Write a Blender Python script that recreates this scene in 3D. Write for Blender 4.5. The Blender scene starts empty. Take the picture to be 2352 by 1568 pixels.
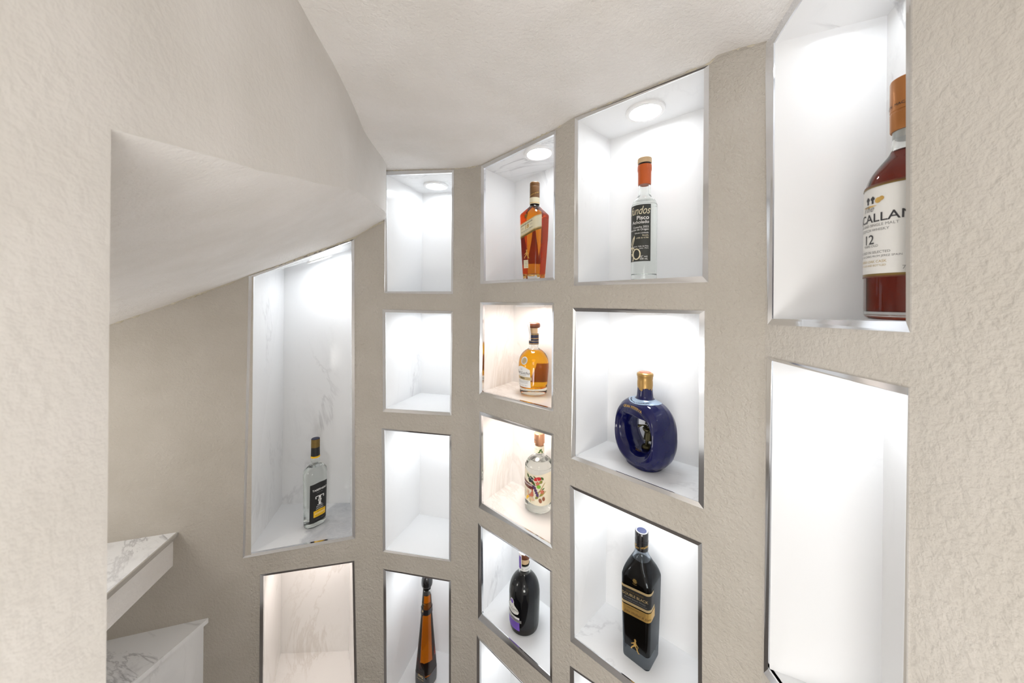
import bpy, bmesh, math, random
from mathutils import Vector, Matrix
from mathutils.geometry import delaunay_2d_cdt
from mathutils.bvhtree import BVHTree
random.seed(7)
C = bpy.context.scene.collection
S = 0.65            # metres per survey unit
CH = 1.65           # eye height
F = 784.0           # focal length in pixels of the 2352 frame
TH = 0.0092         # camera roll
sc = bpy.context.scene

# ------------------------------------------------------------------ survey helpers
def ray(px, py):
    u, v = px - 1176.0, py - 690.0
    c, s = math.cos(TH), math.sin(TH)
    return ((u*c + v*s)/F, -(-u*s + v*c)/F)
def on_plane(px, py, A, B):
    """where the sight line meets the vertical wall facet A-B (plan points): X, Z, h"""
    rx, rh = ray(px, py)
    dx, dz = B[0]-A[0], B[1]-A[1]
    z = (A[0]*dz - A[1]*dx)/(rx*dz - dx)
    return (rx*z, z, rh*z)
def on_plane_h(px, h, A, B):
    py = 690
    for _ in range(8):
        X, z, _h = on_plane(px, py, A, B)
        py = 690 + (px-1176)*TH - h*F/z
    X, z, _h = on_plane(px, py, A, B)
    return (X, z, h)
def W(p):
    return Vector((p[0]*S, p[1]*S, CH + p[2]*S))

# ------------------------------------------------------------------ materials
def mat(name, base=(.8,.8,.8), rough=.5, metal=0, **kw):
    m = bpy.data.materials.new(name); m.use_nodes = True
    b = m.node_tree.nodes['Principled BSDF']
    b.inputs['Base Color'].default_value = (*base, 1)
    b.inputs['Roughness'].default_value = rough
    b.inputs['Metallic'].default_value = metal
    for k, v in kw.items():
        b.inputs[k.replace('_', ' ')].default_value = v
    return m
def nd(m, t, **kw):
    n = m.node_tree.nodes.new(t)
    for k, v in kw.items():
        if k in n.inputs: n.inputs[k].default_value = v
        else: setattr(n, k, v)
    return n
def lk(m, a, b): m.node_tree.links.new(a, b)

def plaster(name, col, scale=1.0, strength=.5, seedoff=0.0, stretch=(1, 1, 1)):
    m = mat(name, col, .82)
    b = m.node_tree.nodes['Principled BSDF']
    b.inputs['Specular IOR Level'].default_value = .25
    tc = nd(m, 'ShaderNodeTexCoord')
    mp = nd(m, 'ShaderNodeMapping'); mp.inputs['Scale'].default_value = stretch
    mp.inputs['Location'].default_value = (seedoff, seedoff*.7, seedoff*.3)
    lk(m, tc.outputs['Object'], mp.inputs['Vector'])
    # warp then troweled ridges
    n1 = nd(m, 'ShaderNodeTexNoise', Scale=130*scale, Detail=3.0, Roughness=.55, Distortion=.25)
    n2 = nd(m, 'ShaderNodeTexNoise', Scale=330*scale, Detail=2.0, Roughness=.6)
    n3 = nd(m, 'ShaderNodeTexNoise', Scale=11*scale, Detail=3.0, Roughness=.5)
    n4 = nd(m, 'ShaderNodeTexNoise', Scale=62*scale, Detail=3.0, Roughness=.6, Distortion=.5)
    for n in (n1, n2, n3, n4): lk(m, mp.outputs[0], n.inputs['Vector'])
    r = nd(m, 'ShaderNodeValToRGB')            # thin raised strands
    r.color_ramp.elements[0].position = .46; r.color_ramp.elements[0].color = (0, 0, 0, 1)
    r.color_ramp.elements[1].position = .54; r.color_ramp.elements[1].color = (0, 0, 0, 1)
    e = r.color_ramp.elements.new(.50); e.color = (1, 1, 1, 1)
    lk(m, n4.outputs['Fac'], r.inputs['Fac'])
    def ma(op, a, bb, v=None):
        x = nd(m, 'ShaderNodeMath', operation=op)
        lk(m, a, x.inputs[0])
        if v is None: lk(m, bb, x.inputs[1])
        else: x.inputs[1].default_value = v
        return x.outputs[0]
    h = ma('MULTIPLY', n1.outputs['Fac'], None, 1.1)
    h = ma('ADD', h, ma('MULTIPLY', n2.outputs['Fac'], None, .22))
    h = ma('ADD', h, ma('MULTIPLY', n3.outputs['Fac'], None, 1.6))
    h = ma('ADD', h, ma('MULTIPLY', r.outputs['Color'], None, .035))
    bp = nd(m, 'ShaderNodeBump'); bp.inputs['Strength'].default_value = strength
    bp.inputs['Distance'].default_value = .0075/scale
    lk(m, h, bp.inputs['Height']); lk(m, bp.outputs[0], b.inputs['Normal'])
    mx = nd(m, 'ShaderNodeMixRGB', blend_type='MULTIPLY'); mx.inputs[0].default_value = 1
    mx.inputs[1].default_value = (*col, 1)
    cr = nd(m, 'ShaderNodeValToRGB')
    cr.color_ramp.elements[0].position = .3; cr.color_ramp.elements[0].color = (.93, .925, .91, 1)
    cr.color_ramp.elements[1].position = .7; cr.color_ramp.elements[1].color = (1, 1, 1, 1)
    lk(m, n3.outputs['Fac'], cr.inputs['Fac']); lk(m, cr.outputs[0], mx.inputs[2])
    lk(m, mx.outputs[0], b.inputs['Base Color'])
    return m

def marble(name, loc, rot=0.6, veins=1.0, grey=(.42, .42, .44), base=(.86, .87, .88), cover=.50, patch=False):
    m = mat(name, base, .13)
    b = m.node_tree.nodes['Principled BSDF']
    tc = nd(m, 'ShaderNodeTexCoord')
    mp = nd(m, 'ShaderNodeMapping'); mp.inputs['Location'].default_value = loc
    mp.inputs['Rotation'].default_value = (.3, rot, .2); mp.inputs['Scale'].default_value = (1, 1.3, .55)
    lk(m, tc.outputs['Object'], mp.inputs['Vector'])
    w = nd(m, 'ShaderNodeTexNoise', Scale=3.2, Detail=6.0, Roughness=.62, Distortion=1.3)
    lk(m, mp.outputs[0], w.inputs['Vector'])
    r = nd(m, 'ShaderNodeValToRGB')
    r.color_ramp.elements[0].position = .475; r.color_ramp.elements[0].color = (0, 0, 0, 1)
    r.color_ramp.elements[1].position = .525; r.color_ramp.elements[1].color = (0, 0, 0, 1)
    e = r.color_ramp.elements.new(.50); e.color = (1, 1, 1, 1)
    lk(m, w.outputs['Fac'], r.inputs['Fac'])
    k = nd(m, 'ShaderNodeTexNoise', Scale=2.1, Detail=2.0)      # where the veins show
    lk(m, mp.outputs[0], k.inputs['Vector'])
    kr = nd(m, 'ShaderNodeValToRGB')
    kr.color_ramp.elements[0].position = cover; kr.color_ramp.elements[1].position = cover+.18
    lk(m, k.outputs['Fac'], kr.inputs['Fac'])
    cl = nd(m, 'ShaderNodeTexNoise', Scale=7.0, Detail=7.0, Roughness=.7, Distortion=.8)
    lk(m, mp.outputs[0], cl.inputs['Vector'])
    cr = nd(m, 'ShaderNodeValToRGB')
    cr.color_ramp.elements[0].position = .52; cr.color_ramp.elements[1].position = .8
    lk(m, cl.outputs['Fac'], cr.inputs['Fac'])
    a = nd(m, 'ShaderNodeMath', operation='MULTIPLY'); lk(m, r.outputs[0], a.inputs[0]); lk(m, kr.outputs[0], a.inputs[1])
    a2 = nd(m, 'ShaderNodeMath', operation='MULTIPLY'); lk(m, cr.outputs[0], a2.inputs[0]); lk(m, kr.outputs[0], a2.inputs[1])
    s = nd(m, 'ShaderNodeMath', operation='ADD', use_clamp=True); lk(m, a.outputs[0], s.inputs[0]); lk(m, a2.outputs[0], s.inputs[1])
    f = nd(m, 'ShaderNodeMath', operation='MULTIPLY', use_clamp=True); lk(m, s.outputs[0], f.inputs[0]); f.inputs[1].default_value = .62*veins
    if patch:                                     # a grey mineral cloud over the right half of the slab
        sx = nd(m, 'ShaderNodeSeparateXYZ'); lk(m, tc.outputs['Object'], sx.inputs[0])
        wv = nd(m, 'ShaderNodeTexNoise', Scale=14.0, Detail=5.0, Roughness=.65); lk(m, tc.outputs['Object'], wv.inputs['Vector'])
        q1 = nd(m, 'ShaderNodeMath', operation='MULTIPLY_ADD'); lk(m, wv.outputs['Fac'], q1.inputs[0]); q1.inputs[1].default_value = .12; lk(m, sx.outputs['X'], q1.inputs[2])
        q2 = nd(m, 'ShaderNodeMapRange'); lk(m, q1.outputs[0], q2.inputs['Value']); q2.inputs['From Min'].default_value = .082; q2.inputs['From Max'].default_value = .098
        wv2 = nd(m, 'ShaderNodeTexNoise', Scale=22.0, Detail=6.0, Roughness=.7, Distortion=1.0); lk(m, tc.outputs['Object'], wv2.inputs['Vector'])
        q3 = nd(m, 'ShaderNodeMath', operation='MULTIPLY'); lk(m, q2.outputs[0], q3.inputs[0]); lk(m, wv2.outputs['Fac'], q3.inputs[1])
        q4 = nd(m, 'ShaderNodeMath', operation='ADD', use_clamp=True); lk(m, f.outputs[0], q4.inputs[0]); lk(m, q3.outputs[0], q4.inputs[1]); f = q4
    mx = nd(m, 'ShaderNodeMixRGB'); mx.inputs[1].default_value = (*base, 1); mx.inputs[2].default_value = (*grey, 1)
    lk(m, f.outputs[0], mx.inputs[0]); lk(m, mx.outputs[0], b.inputs['Base Color'])
    return m

def glass(name, col=(1, 1, 1), ior=1.45, rough=0.0):
    m = bpy.data.materials.new(name); m.use_nodes = True
    nt = m.node_tree; nt.nodes.remove(nt.nodes['Principled BSDF'])
    g = nt.nodes.new('ShaderNodeBsdfGlass')
    g.inputs['Color'].default_value = (*col, 1); g.inputs['IOR'].default_value = ior; g.inputs['Roughness'].default_value = rough
    nt.links.new(g.outputs[0], nt.nodes['Material Output'].inputs[0])
    return m
def emis(name, col, st):
    m = mat(name, (.9, .9, .9), .4)
    b = m.node_tree.nodes['Principled BSDF']
    b.inputs['Emission Color'].default_value = (*col, 1); b.inputs['Emission Strength'].default_value = st
    return m

PL_COL = (.515, .482, .432)
M = {}
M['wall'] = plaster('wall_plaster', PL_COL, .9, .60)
M['wall_lit'] = plaster('wall_plaster_lit', (.615, .585, .54), .9, .36)  # right wall: its brighter light is put into a paler plaster colour
M['wall_smooth'] = plaster('wall_plaster_smooth', PL_COL, 1.1, .34)
M['ceil'] = plaster('ceiling_plaster', (.87, .845, .82), .9, .34, 3.1)
M['caulk'] = plaster('caulk', (.63, .58, .47), 2.5, .8, 1.7)
M['trim'] = mat('polished_metal', (.84, .85, .87), .10, 1.0)
M['ring'] = mat('white_ring', (.88, .88, .88), .35)
M['cool'] = emis('cool_led', (.93, .965, 1.0), 33)
M['warm'] = emis('warm_led', (1.0, .90, .855), 44)
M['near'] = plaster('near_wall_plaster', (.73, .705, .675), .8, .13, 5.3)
M['cool_soft'] = emis('cool_led_soft', (.93, .965, 1.0), 21)
M['cool_bright'] = emis('cool_led_strong', (.93, .965, 1.0), 62)
M['floor'] = mat('dark_floor_tile', (.10, .085, .075), .4)
M['clear'] = glass('clear_glass', (.97, .985, .975), 1.45)
M['cavity'] = glass('air_space', (1, 1, 1), .69)
M['water'] = glass('clear_spirit', (.985, .99, .985), .925)
M['amber'] = glass('amber_spirit', (.93, .50, .10), .925)
M['gold_liq'] = glass('golden_spirit', (.99, .70, .07), .925)
M['red_liq'] = glass('red_brown_spirit', (.47, .12, .065), .925)
M['honey_glass'] = glass('honey_liquid', (.80, .40, .05), .925)
M['smoke'] = glass('smoked_glass', (.60, .64, .68), 1.45)
M['smoke_dark'] = mat('dark_liquor', (.010, .005, .003), .08, 0, Specular_IOR_Level=.08)
M['black_gloss'] = mat('black_gloss', (.006, .006, .008), .06, 0, Coat_Weight=.6)
M['coffee'] = mat('black_coffee_liquor', (.0035, .004, .008), .05, 0, Specular_IOR_Level=.08)
M['black'] = mat('matt_black', (.012, .012, .013), .42)
M['label_black'] = mat('label_black', (.009, .009, .010), .45)
M['label_charcoal'] = mat('label_charcoal', (.030, .032, .028), .5)
M['white'] = mat('paper_white', (.80, .80, .79), .55)
M['text_white'] = mat('print_white', (.85, .85, .83), .5)
M['text_dark'] = mat('print_dark', (.03, .03, .035), .5)
M['text_grey'] = mat('print_grey', (.22, .22, .22), .5)
M['cream'] = mat('cream_paper', (.72, .66, .47), .5)
M['ivory'] = mat('ivory_paper', (.80, .74, .58), .55)
M['offwhite'] = mat('offwhite_paper', (.72, .72, .70), .55)
M['yellow'] = mat('yellow_print', (.85, .50, .01), .5)
M['gold'] = mat('gold_foil', (.72, .46, .14), .32, .85)
M['gold_pale'] = mat('pale_gold_foil', (.60, .46, .24), .35, .6)
M['gold_dull'] = mat('dull_gold_cap', (.20, .13, .035), .4, .5)
M['brown_cap'] = mat('brown_cap', (.15, .068, .020), .4, .15)
M['copper_cap'] = mat('copper_cap', (.42, .17, .05), .33, .55)
M['orange'] = mat('orange_seal', (.52, .095, .01), .4)
M['cork'] = mat('cork_wood', (.62, .44, .26), .6)
M['wood_dark'] = mat('dark_wood_top', (.12, .035, .012), .4)
M['navy'] = mat('navy_collar', (.007, .011, .042), .45)
M['silver'] = mat('silver_print', (.55, .56, .56), .3, .8)
M['purple'] = mat('purple_print', (.16, .08, .45), .5)
M['maroon'] = mat('maroon_print', (.13, .02, .02), .5)
M['rose'] = mat('rose_print', (.55, .16, .09), .5)
M['red'] = mat('berry_red', (.55, .015, .015), .5)
M['leaf'] = mat('leaf_green', (.06, .13, .02), .5)
M['leaf2'] = mat('leaf_olive', (.25, .25, .04), .5)
M['lime'] = mat('lime_green', (.2, .45, .03), .5)
M['grape'] = mat('grape_purple', (.08, .03, .12), .5)
M['slate'] = mat('slate_print', (.015, .02, .02), .5)
M['backlabel'] = mat('rear_label_paper', (.62, .50, .40), .6)
M['wax'] = mat('gold_wax', (.40, .24, .075), .34, .55)
M['blue'] = mat('cobalt_porcelain', (.003, .004, .055), .06, 0)
M['bronze'] = mat('dark_bronze', (.05, .045, .02), .32, .7)
M['pale_blue'] = mat('pale_blue_print', (.35, .45, .58), .3, .4)
MB = [marble('marble_%d' % i, (i*3.7+1.3, i*1.9, i*2.3), .5+.25*i, v) for i, v in enumerate((.6, .8, .5, 1.0, 1.3))]
MBW = marble('marble_cream', (2.2, 4.1, .7), .8, .40, (.45, .38, .30), (.88, .865, .845))
MBS = marble('marble_grey_patch', (1.75, .4, 6.1), 1.1, .6, (.38, .40, .44), patch=True)
MBG = marble('marble_tread', (5.1, 9.3, 1.2), .4, 1.6, cover=.40)

MATS = {}
# ------------------------------------------------------------------ object helpers
def finish(bm, smooth_angle=None):
    bmesh.ops.recalc_face_normals(bm, faces=bm.faces)
def obj(name, bm, m, parent=None, smooth=None, recalc=True):
    if recalc: bmesh.ops.recalc_face_normals(bm, faces=bm.faces)
    if smooth is not None:
        for f in bm.faces: f.smooth = True
        for e in bm.edges:
            if len(e.link_faces) == 2:
                try: a = e.calc_face_angle()
                except Exception: a = 0
                if a > smooth: e.smooth = False
    me = bpy.data.meshes.new(name)
    if parent is not None:                       # vertices come in world space
        bm.transform(MATS[parent.name].inverted())
    bm.to_mesh(me); bm.free()
    o = bpy.data.objects.new(name, me); C.objects.link(o)
    if m is not None: me.materials.append(m)
    if parent is not None: o.parent = parent
    return o
def lobj(name, bm, m, parent, smooth=None, recalc=True):
    """like obj, but the vertices are already in the parent's own space"""
    if recalc: bmesh.ops.recalc_face_normals(bm, faces=bm.faces)
    if smooth is not None:
        for f in bm.faces: f.smooth = True
        for e in bm.edges:
            if len(e.link_faces) == 2:
                try: a = e.calc_face_angle()
                except Exception: a = 0
                if a > smooth: e.smooth = False
    me = bpy.data.meshes.new(name); bm.to_mesh(me); bm.free()
    o = bpy.data.objects.new(name, me); C.objects.link(o); me.materials.append(m); o.parent = parent
    return o
def thing(name, label, cat, loc, rz=0.0, group=None):
    o = bpy.data.objects.new(name, None); C.objects.link(o)
    o.empty_display_size = .03
    o.location = Vector(loc); o.rotation_euler = (0, 0, rz)
    MATS[o.name] = Matrix.Translation(Vector(loc)) @ Matrix.Rotation(rz, 4, 'Z')
    o['label'] = label; o['category'] = cat
    if group: o['group'] = group
    return o
def struct(o): o['kind'] = 'structure'; return o
def quadf(bm, pts):
    return bm.faces.new([bm.verts.new(p) for p in pts])
def slab(bm, q, off):
    """closed panel: quad q (4 world points) pushed by vector off"""
    a = [bm.verts.new(p) for p in q]; b = [bm.verts.new(p + off) for p in q]
    bm.faces.new(a); bm.faces.new(b[::-1])
    for i in range(4): bm.faces.new((a[i], b[i], b[(i+1) % 4], a[(i+1) % 4]))

# ------------------------------------------------------------------ the plan of the curved wall
C0 = (-2.60, 1.22); C01 = (-1.2886, 1.640); C12 = (-.7368, 1.772); C23 = (-.2296, 1.698)
C34 = (.1914, 1.3165); C45 = (.669, .903); C5 = (.670, -1.2)
PLAN = [C0, C01, C12, C23, C34, C45, C5]
FAC = [(PLAN[i], PLAN[i+1]) for i in range(6)]        # 0 left, 1..4 niche columns, 5 right
FIL = {1: (.04, .04), 2: (.05, .05), 3: (.05, .05), 4: (.015, .015), 5: (.05, .002)}
HB, HT = -2.55, 1.55

def dirv(A, B):
    d = Vector((B[0]-A[0], B[1]-A[1])); return d.normalized(), d.length
def outward(A, B):
    """horizontal unit vector into the wall, away from the room"""
    d, _ = dirv(A, B); return Vector((-d.y, d.x))

# niches: column facet, outer corners TL TR BR BL, inner corners, back plan points, options
BK = {1: ((-1.363, 2.039), (-.966, 2.058)), 2: ((-.548, 2.066), (-.235, 1.985)),
      3: ((.010, 1.812), (.308, 1.541)), 4: ((.405, 1.430), (.718, 1.156)), 5: ((.868, .795), (.855, .50))}
def P(x, y): return (x, y)
def Hh(x, h): return (x, None, h)
N = [
 dict(id='11', f=1, o=[P(572,634), P(814,549), P(816,1236), P(558,1281)], i=[P(581,636), P(807,553.6), P(809,1231), P(565.5,1274)],
      top=(.185, .302), led='cool_bright', mb=3, label='tall marble niche left of centre with the black-labelled clear bottle'),
 dict(id='12', f=1, o=[P(598,1318), P(814,1286.5), Hh(822,-2.14), Hh(595,-2.14)], i=[P(605,1323), P(809,1292), Hh(815,-2.12), Hh(602.5,-2.12)],
      led='warm', mb=5, label='empty warm-lit cream marble niche at the bottom left, under the tall one'),
 dict(id='21', f=2, o=[P(884,394), P(1043,390), P(1041,675), P(884,673)], i=[P(887.5,402), P(1038,396), P(1036,669), P(889,669)],
      led='cool', mb=0, label='empty marble niche touching the ceiling, right of the sloping soffit'),
 dict(id='22', f=2, o=[P(879,710), P(1040,714), P(1037,954), P(880,945)], i=[P(885,717), P(1036,720), P(1033,947), P(886,938)],
      led='cool', mb=1, label='empty marble niche, second from the top in the narrow column of four'),
 dict(id='23', f=2, o=[P(877,983), P(1037,998), P(1036,1289), P(880,1266)], i=[P(883,988), P(1032,1001), P(1031,1285), P(885,1263)],
      led='cool', mb=2, label='empty marble niche with dark right edge, directly above the tapered amber bottle'),
 dict(id='24', f=2, o=[P(881,1305), P(1036,1332), Hh(1036,-2.11), Hh(883,-2.11)], i=[P(886,1311), P(1031,1336), Hh(1031,-2.09), Hh(888,-2.09)],
      led='cool', mb=0, label='dark-edged marble niche at the bottom holding the tall tapered amber bottle'),
 dict(id='31', f=3, o=[P(1106,381), P(1277,299), P(1275,643), P(1104,652)], i=[P(1111,386), P(1272,308), P(1270,637), P(1111,645)],
      led='cool', mb=4, label='marble niche under the ceiling holding the amber bottle with slanted cream label'),
 dict(id='32', f=3, o=[P(1104,694), P(1273,695), P(1271,944), P(1102,905)], i=[P(1109,700), P(1268,701), P(1266,938), P(1107,899)],
      led='warm', mb=5, label='warm-lit niche holding the round golden bottle'),
 dict(id='33', f=3, o=[P(1102,944), P(1272,996), P(1270,1259), P(1101,1165)], i=[P(1105,954), P(1266,1001), P(1264,1249), P(1106,1155)],
      led='warm', mb=5, label='warm-lit niche holding the clear bottle with fruit and flower label'),
 dict(id='34', f=3, o=[P(1099,1200), P(1269,1311), P(1269,1568), P(1099,1420)], i=[P(1104,1209), P(1263,1312), P(1263,1553), P(1106,1409)],
      led='cool', mb=1, label='diamond-looking marble niche holding the round black bottle with purple label'),
 dict(id='35', f=3, o=[P(1096,1457), P(1268,1634), Hh(1268,-2.22), Hh(1096,-2.22)], i=[P(1101,1470), P(1263,1636), Hh(1263,-2.2), Hh(1101,-2.2)],
      led='cool', mb=3, label='marble niche cut off by the bottom edge, under the round black bottle'),
 dict(id='41', f=4, o=[P(1321,272), P(1629,150), P(1627,648), P(1319,656)], i=[P(1327,276), P(1617,157), P(1613,634), P(1327,648)],
      led='cool', mb=2, label='large marble niche under the ceiling holding the clear bottle with orange neck seal'),
 dict(id='42', f=4, o=[P(1317,707), P(1619,713), P(1617,1168), P(1313,1052)], i=[P(1322,715), P(1606,721), P(1604,1153), P(1321,1047)],
      led='cool', mb=0, label='large marble niche holding the blue porcelain bottle with a round hole'),
 dict(id='43', f=4, o=[P(1310,1113), P(1613,1246), Hh(1613,-1.285), P(1311,1471)], i=[P(1318,1124), P(1603,1253), Hh(1603,-1.2626), P(1319,1464)],
      led='cool', mb=3, label='large dark-edged marble niche holding the square black bottle with gold bands'),
 dict(id='44', f=4, o=[P(1310,1527), P(1611,1734), Hh(1611,-2.07), Hh(1309,-2.07)], i=[P(1318,1540), P(1603,1738), Hh(1603,-2.05), Hh(1317,-2.05)],
      led='cool', mb=1, label='marble niche just showing at the bottom edge, under the square black bottle'),
 dict(id='51', f=5, o=[P(1760,101), Hh(2097,.845), P(2094,763), P(1765.5,745)], i=[P(1776,98.5), Hh(2079,.805), P(2079,738), P(1772,732)],
      led='cool', mb=4, label='tall marble niche at upper right holding the red-brown whisky bottle'),
 dict(id='52', f=5, o=[P(1764,820), P(2090,890.5), Hh(2083,-.965), Hh(1757,-.965)], i=[P(1771.5,828), P(2082,907.5), Hh(2066,-.945), Hh(1763,-.945)],
      led='cool_soft', mb=2, label='empty tall marble niche at lower right beside the near wall'),
]
for n in N:
    A, B = FAC[n['f']]
    n['O'] = [on_plane_h(p[0], p[2], A, B) if p[1] is None else on_plane(p[0], p[1], A, B) for p in n['o']]
    n['I'] = [on_plane_h(p[0], p[2], A, B) if p[1] is None else on_plane(p[0], p[1], A, B) for p in n['i']]

# ------------------------------------------------------------------ walls with their openings
def facet_mesh(bm, fi):
    A, B = FAC[fi]; d, L = dirv(A, B)
    a0 = FIL[fi][1] if fi in FIL else 0.0
    a1 = FIL[fi+1][0] if fi+1 in FIL else 0.0
    loops = [[(a0, HB), (L-a1, HB), (L-a1, HT), (a0, HT)]]
    for n in N:
        if n['f'] == fi:
            loops.append([((p[0]-A[0])*d.x + (p[1]-A[1])*d.y, p[2]) for p in n['O']])
    vs, es = [], []
    for lp in loops:
        k = len(vs); vs += [Vector(p) for p in lp]; es += [(k+j, k+(j+1) % 4) for j in range(4)]
    res = delaunay_2d_cdt(vs, es, [], 1, 1e-6)
    ov, of = res[0], res[2]
    def inside(p, poly):
        c = False
        for j in range(len(poly)):
            x1, y1 = poly[j]; x2, y2 = poly[(j+1) % len(poly)]
            if (y1 > p.y) != (y2 > p.y) and p.x < (x2-x1)*(p.y-y1)/(y2-y1)+x1: c = not c
        return c
    bv = [bm.verts.new(W((A[0]+d.x*p.x, A[1]+d.y*p.x, p.y))) for p in ov]
    for f in of:
        cen = sum((ov[j] for j in f), Vector((0, 0)))/len(f)
        if not any(inside(cen, lp) for lp in loops[1:]) and inside(cen, loops[0]):
            bm.faces.new([bv[j] for j in f])
    # reveal of each opening, 12 mm into the wall
    o = outward(A, B)*(.030)
    for n in N:
        if n['f'] == fi:
            for j in range(4):
                p, q = n['O'][j], n['O'][(j+1) % 4]
                quadf(bm, [W(p), W(q), W((q[0]+o.x, q[1]+o.y, q[2])), W((p[0]+o.x, p[1]+o.y, p[2]))])
def fillet_pts(ci, n=10):
    c = Vector(PLAN[ci]); dA, _ = dirv(PLAN[ci-1], PLAN[ci]); dB, _ = dirv(PLAN[ci], PLAN[ci+1])
    tA, tB = FIL[ci]; p0 = c-dA*tA; p2 = c+dB*tB
    return [p0*(1-t)**2+c*2*t*(1-t)+p2*t*t for t in (k/n for k in range(n+1))]
def fillet_mesh(bm, ci):
    pts = fillet_pts(ci); col = [(bm.verts.new(W((p.x, p.y, HB))), bm.verts.new(W((p.x, p.y, HT)))) for p in pts]
    for a, b in zip(col, col[1:]):
        f = bm.faces.new((a[0], b[0], b[1], a[1])); f.smooth = True
def wall(name, facets, corners):
    bm = bmesh.new()
    for f in facets: facet_mesh(bm, f)
    for c in corners: fillet_mesh(bm, c)
    # thickness behind: outer skin
    return struct(obj(name, bm, M[{'wall_left': 'wall_smooth', 'wall_right': 'wall_lit'}.get(name, 'wall')], recalc=False))
wall('wall_left', [0], [1])
wall('wall_back', [1, 2, 3, 4], [2, 3, 4, 5])
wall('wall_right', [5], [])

# ------------------------------------------------------------------ niches and their lights
GROUPS = {}
def make_niche(n):
    A, B = FAC[n['f']]; o = outward(A, B); o3 = Vector((o.x, o.y, 0))
    I, O = n['I'], n['O']
    rec = .005                                   # panels start this deep (units)
    def dep(p, t): return W((p[0]+o.x*t, p[1]+o.y*t, p[2]))
    bl, br = BK[n['f']]
    hb = (I[2][2]+I[3][2])/2
    ht = n.get('top', (I[0][2], I[1][2]))
    if n['id'] == '51': ht = (.672, .80)
    if n['f'] in (1,): hbL = hbR = hb
    tl, tr, b_r, b_l = [dep(p, rec) for p in I]
    # inset sides run from this niche's own opening to the shared back points
    BLb, BRb = W((bl[0], bl[1], hb)), W((br[0], br[1], hb))
    BLt, BRt = W((bl[0], bl[1], ht[0])), W((br[0], br[1], ht[1]))
    base = (b_l + b_r + BLb + BRb)/4
    root = thing('wall_niche', n['label'], 'niche', (base.x, base.y, min(b_l.z, b_r.z)), 0, 'lit marble display niches in the curved wall')
    m = MBW if n['mb'] == 5 else MB[n['mb']]
    m2 = MBW if n['mb'] == 5 else MB[(n['mb']+2) % 4]
    t = .006
    cen = (tl+tr+b_r+b_l+BLb+BRb+BLt+BRt)/8
    def panel(name, q, mm):
        bm = bmesh.new()
        nn = (q[1]-q[0]).cross(q[3]-q[0]).normalized()
        qc = sum(q, Vector())/4
        if nn.dot(qc-cen) < 0: nn = -nn
        slab(bm, q, nn*t); return obj(name, bm, mm, root)
    panel('back_panel', [BLb, BRb, BRt, BLt], m)
    panel('side_panel', [b_l, BLb, BLt, tl], m2)
    panel('side_panel', [b_r, BRb, BRt, tr], m2)
    panel('shelf_panel', [b_l, b_r, BRb, BLb], MBS if n['id'] == '11' else m)
    panel('ceiling_panel', [tl, tr, BRt, BLt], m if n['id'] != '31' else MB[4])
    # mitred metal edging
    for j in range(4):
        k = (j+1) % 4
        bm = bmesh.new(); ring = []
        for p_o, p_i in ((O[j], I[j]), (O[k], I[k])):
            ring.append([bm.verts.new(v) for v in (dep(p_o, -.003), dep(p_i, .0012), dep(p_i, .013), dep(p_o, .018))])
        a, b = ring
        for s in range(4): bm.faces.new((a[s], b[s], b[(s+1) % 4], a[(s+1) % 4]))
        bm.faces.new(a); bm.faces.new(b[::-1])
        obj('edge_trim', bm, M['trim'], root)
    n['floor'] = hb; n['root'] = root
    # the round light in its ceiling
    if n['id'] == '21': lc = (-.43, 1.905)
    elif n['id'] == '31': lc = (.112, 1.49)
    elif n['id'] == '41': lc = (.468, 1.215)
    elif n['id'] == '11': lc = (-1.075, 1.90)
    else:
        c4 = [(I[0][0]+I[1][0]+bl[0]+br[0])/4, (I[0][1]+I[1][1]+bl[1]+br[1])/4]; lc = c4
    # ceiling height at lc: bilinear from the corner heights via least squares plane
    import itertools
    pts = [tl, tr, BRt, BLt]
    c = sum(pts, Vector())/4
    nrm = (pts[2]-pts[0]).cross(pts[3]-pts[1]).normalized()
    if nrm.z > 0: nrm = -nrm
    x, y = lc[0]*S, lc[1]*S
    z = c.z - (nrm.x*(x-c.x)+nrm.y*(y-c.y))/nrm.z
    if n['id'] == '11': z -= .008
    R = .0435
    rot = nrm.to_track_quat('-Z', 'Y').to_matrix().to_4x4()
    lt = bpy.data.objects.new('downlight', None); C.objects.link(lt)
    lt.matrix_local = Matrix.Translation((x, y, z)) @ rot; lt.empty_display_size = .03
    lt['category'] = 'light'; lt['group'] = 'round downlights in the niche ceilings'
    lt['label'] = n['lightlabel']
    N_ = 40
    def ringp(r, zz): return [Vector((r*math.cos(2*math.pi*q/N_), r*math.sin(2*math.pi*q/N_), zz)) for q in range(N_)]
    bm = bmesh.new(); prof = [(R, 0), (R, -.0035), (R*.97, -.0055), (R*.80, -.0060), (R*.76, -.004), (R*.76, 0)]
    rg = [[bm.verts.new(p) for p in ringp(r, zz)] for r, zz in prof]
    for a, b in zip(rg, rg[1:]+rg[:1]):
        for q in range(N_): bm.faces.new((a[q], a[(q+1) % N_], b[(q+1) % N_], b[q]))
    lobj('trim_ring', bm, M['ring'], lt, .5)
    bm = bmesh.new(); a = [bm.verts.new(p) for p in ringp(R*.757, -.0042)]; bm.faces.new(a[::-1])
    b = [bm.verts.new(p) for p in ringp(R*.757, -.0005)]; bm.faces.new(b)
    for q in range(N_): bm.faces.new((a[q], a[(q+1) % N_], b[(q+1) % N_], b[q]))
    lobj('diffuser', bm, M[n['led']], lt)

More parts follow.
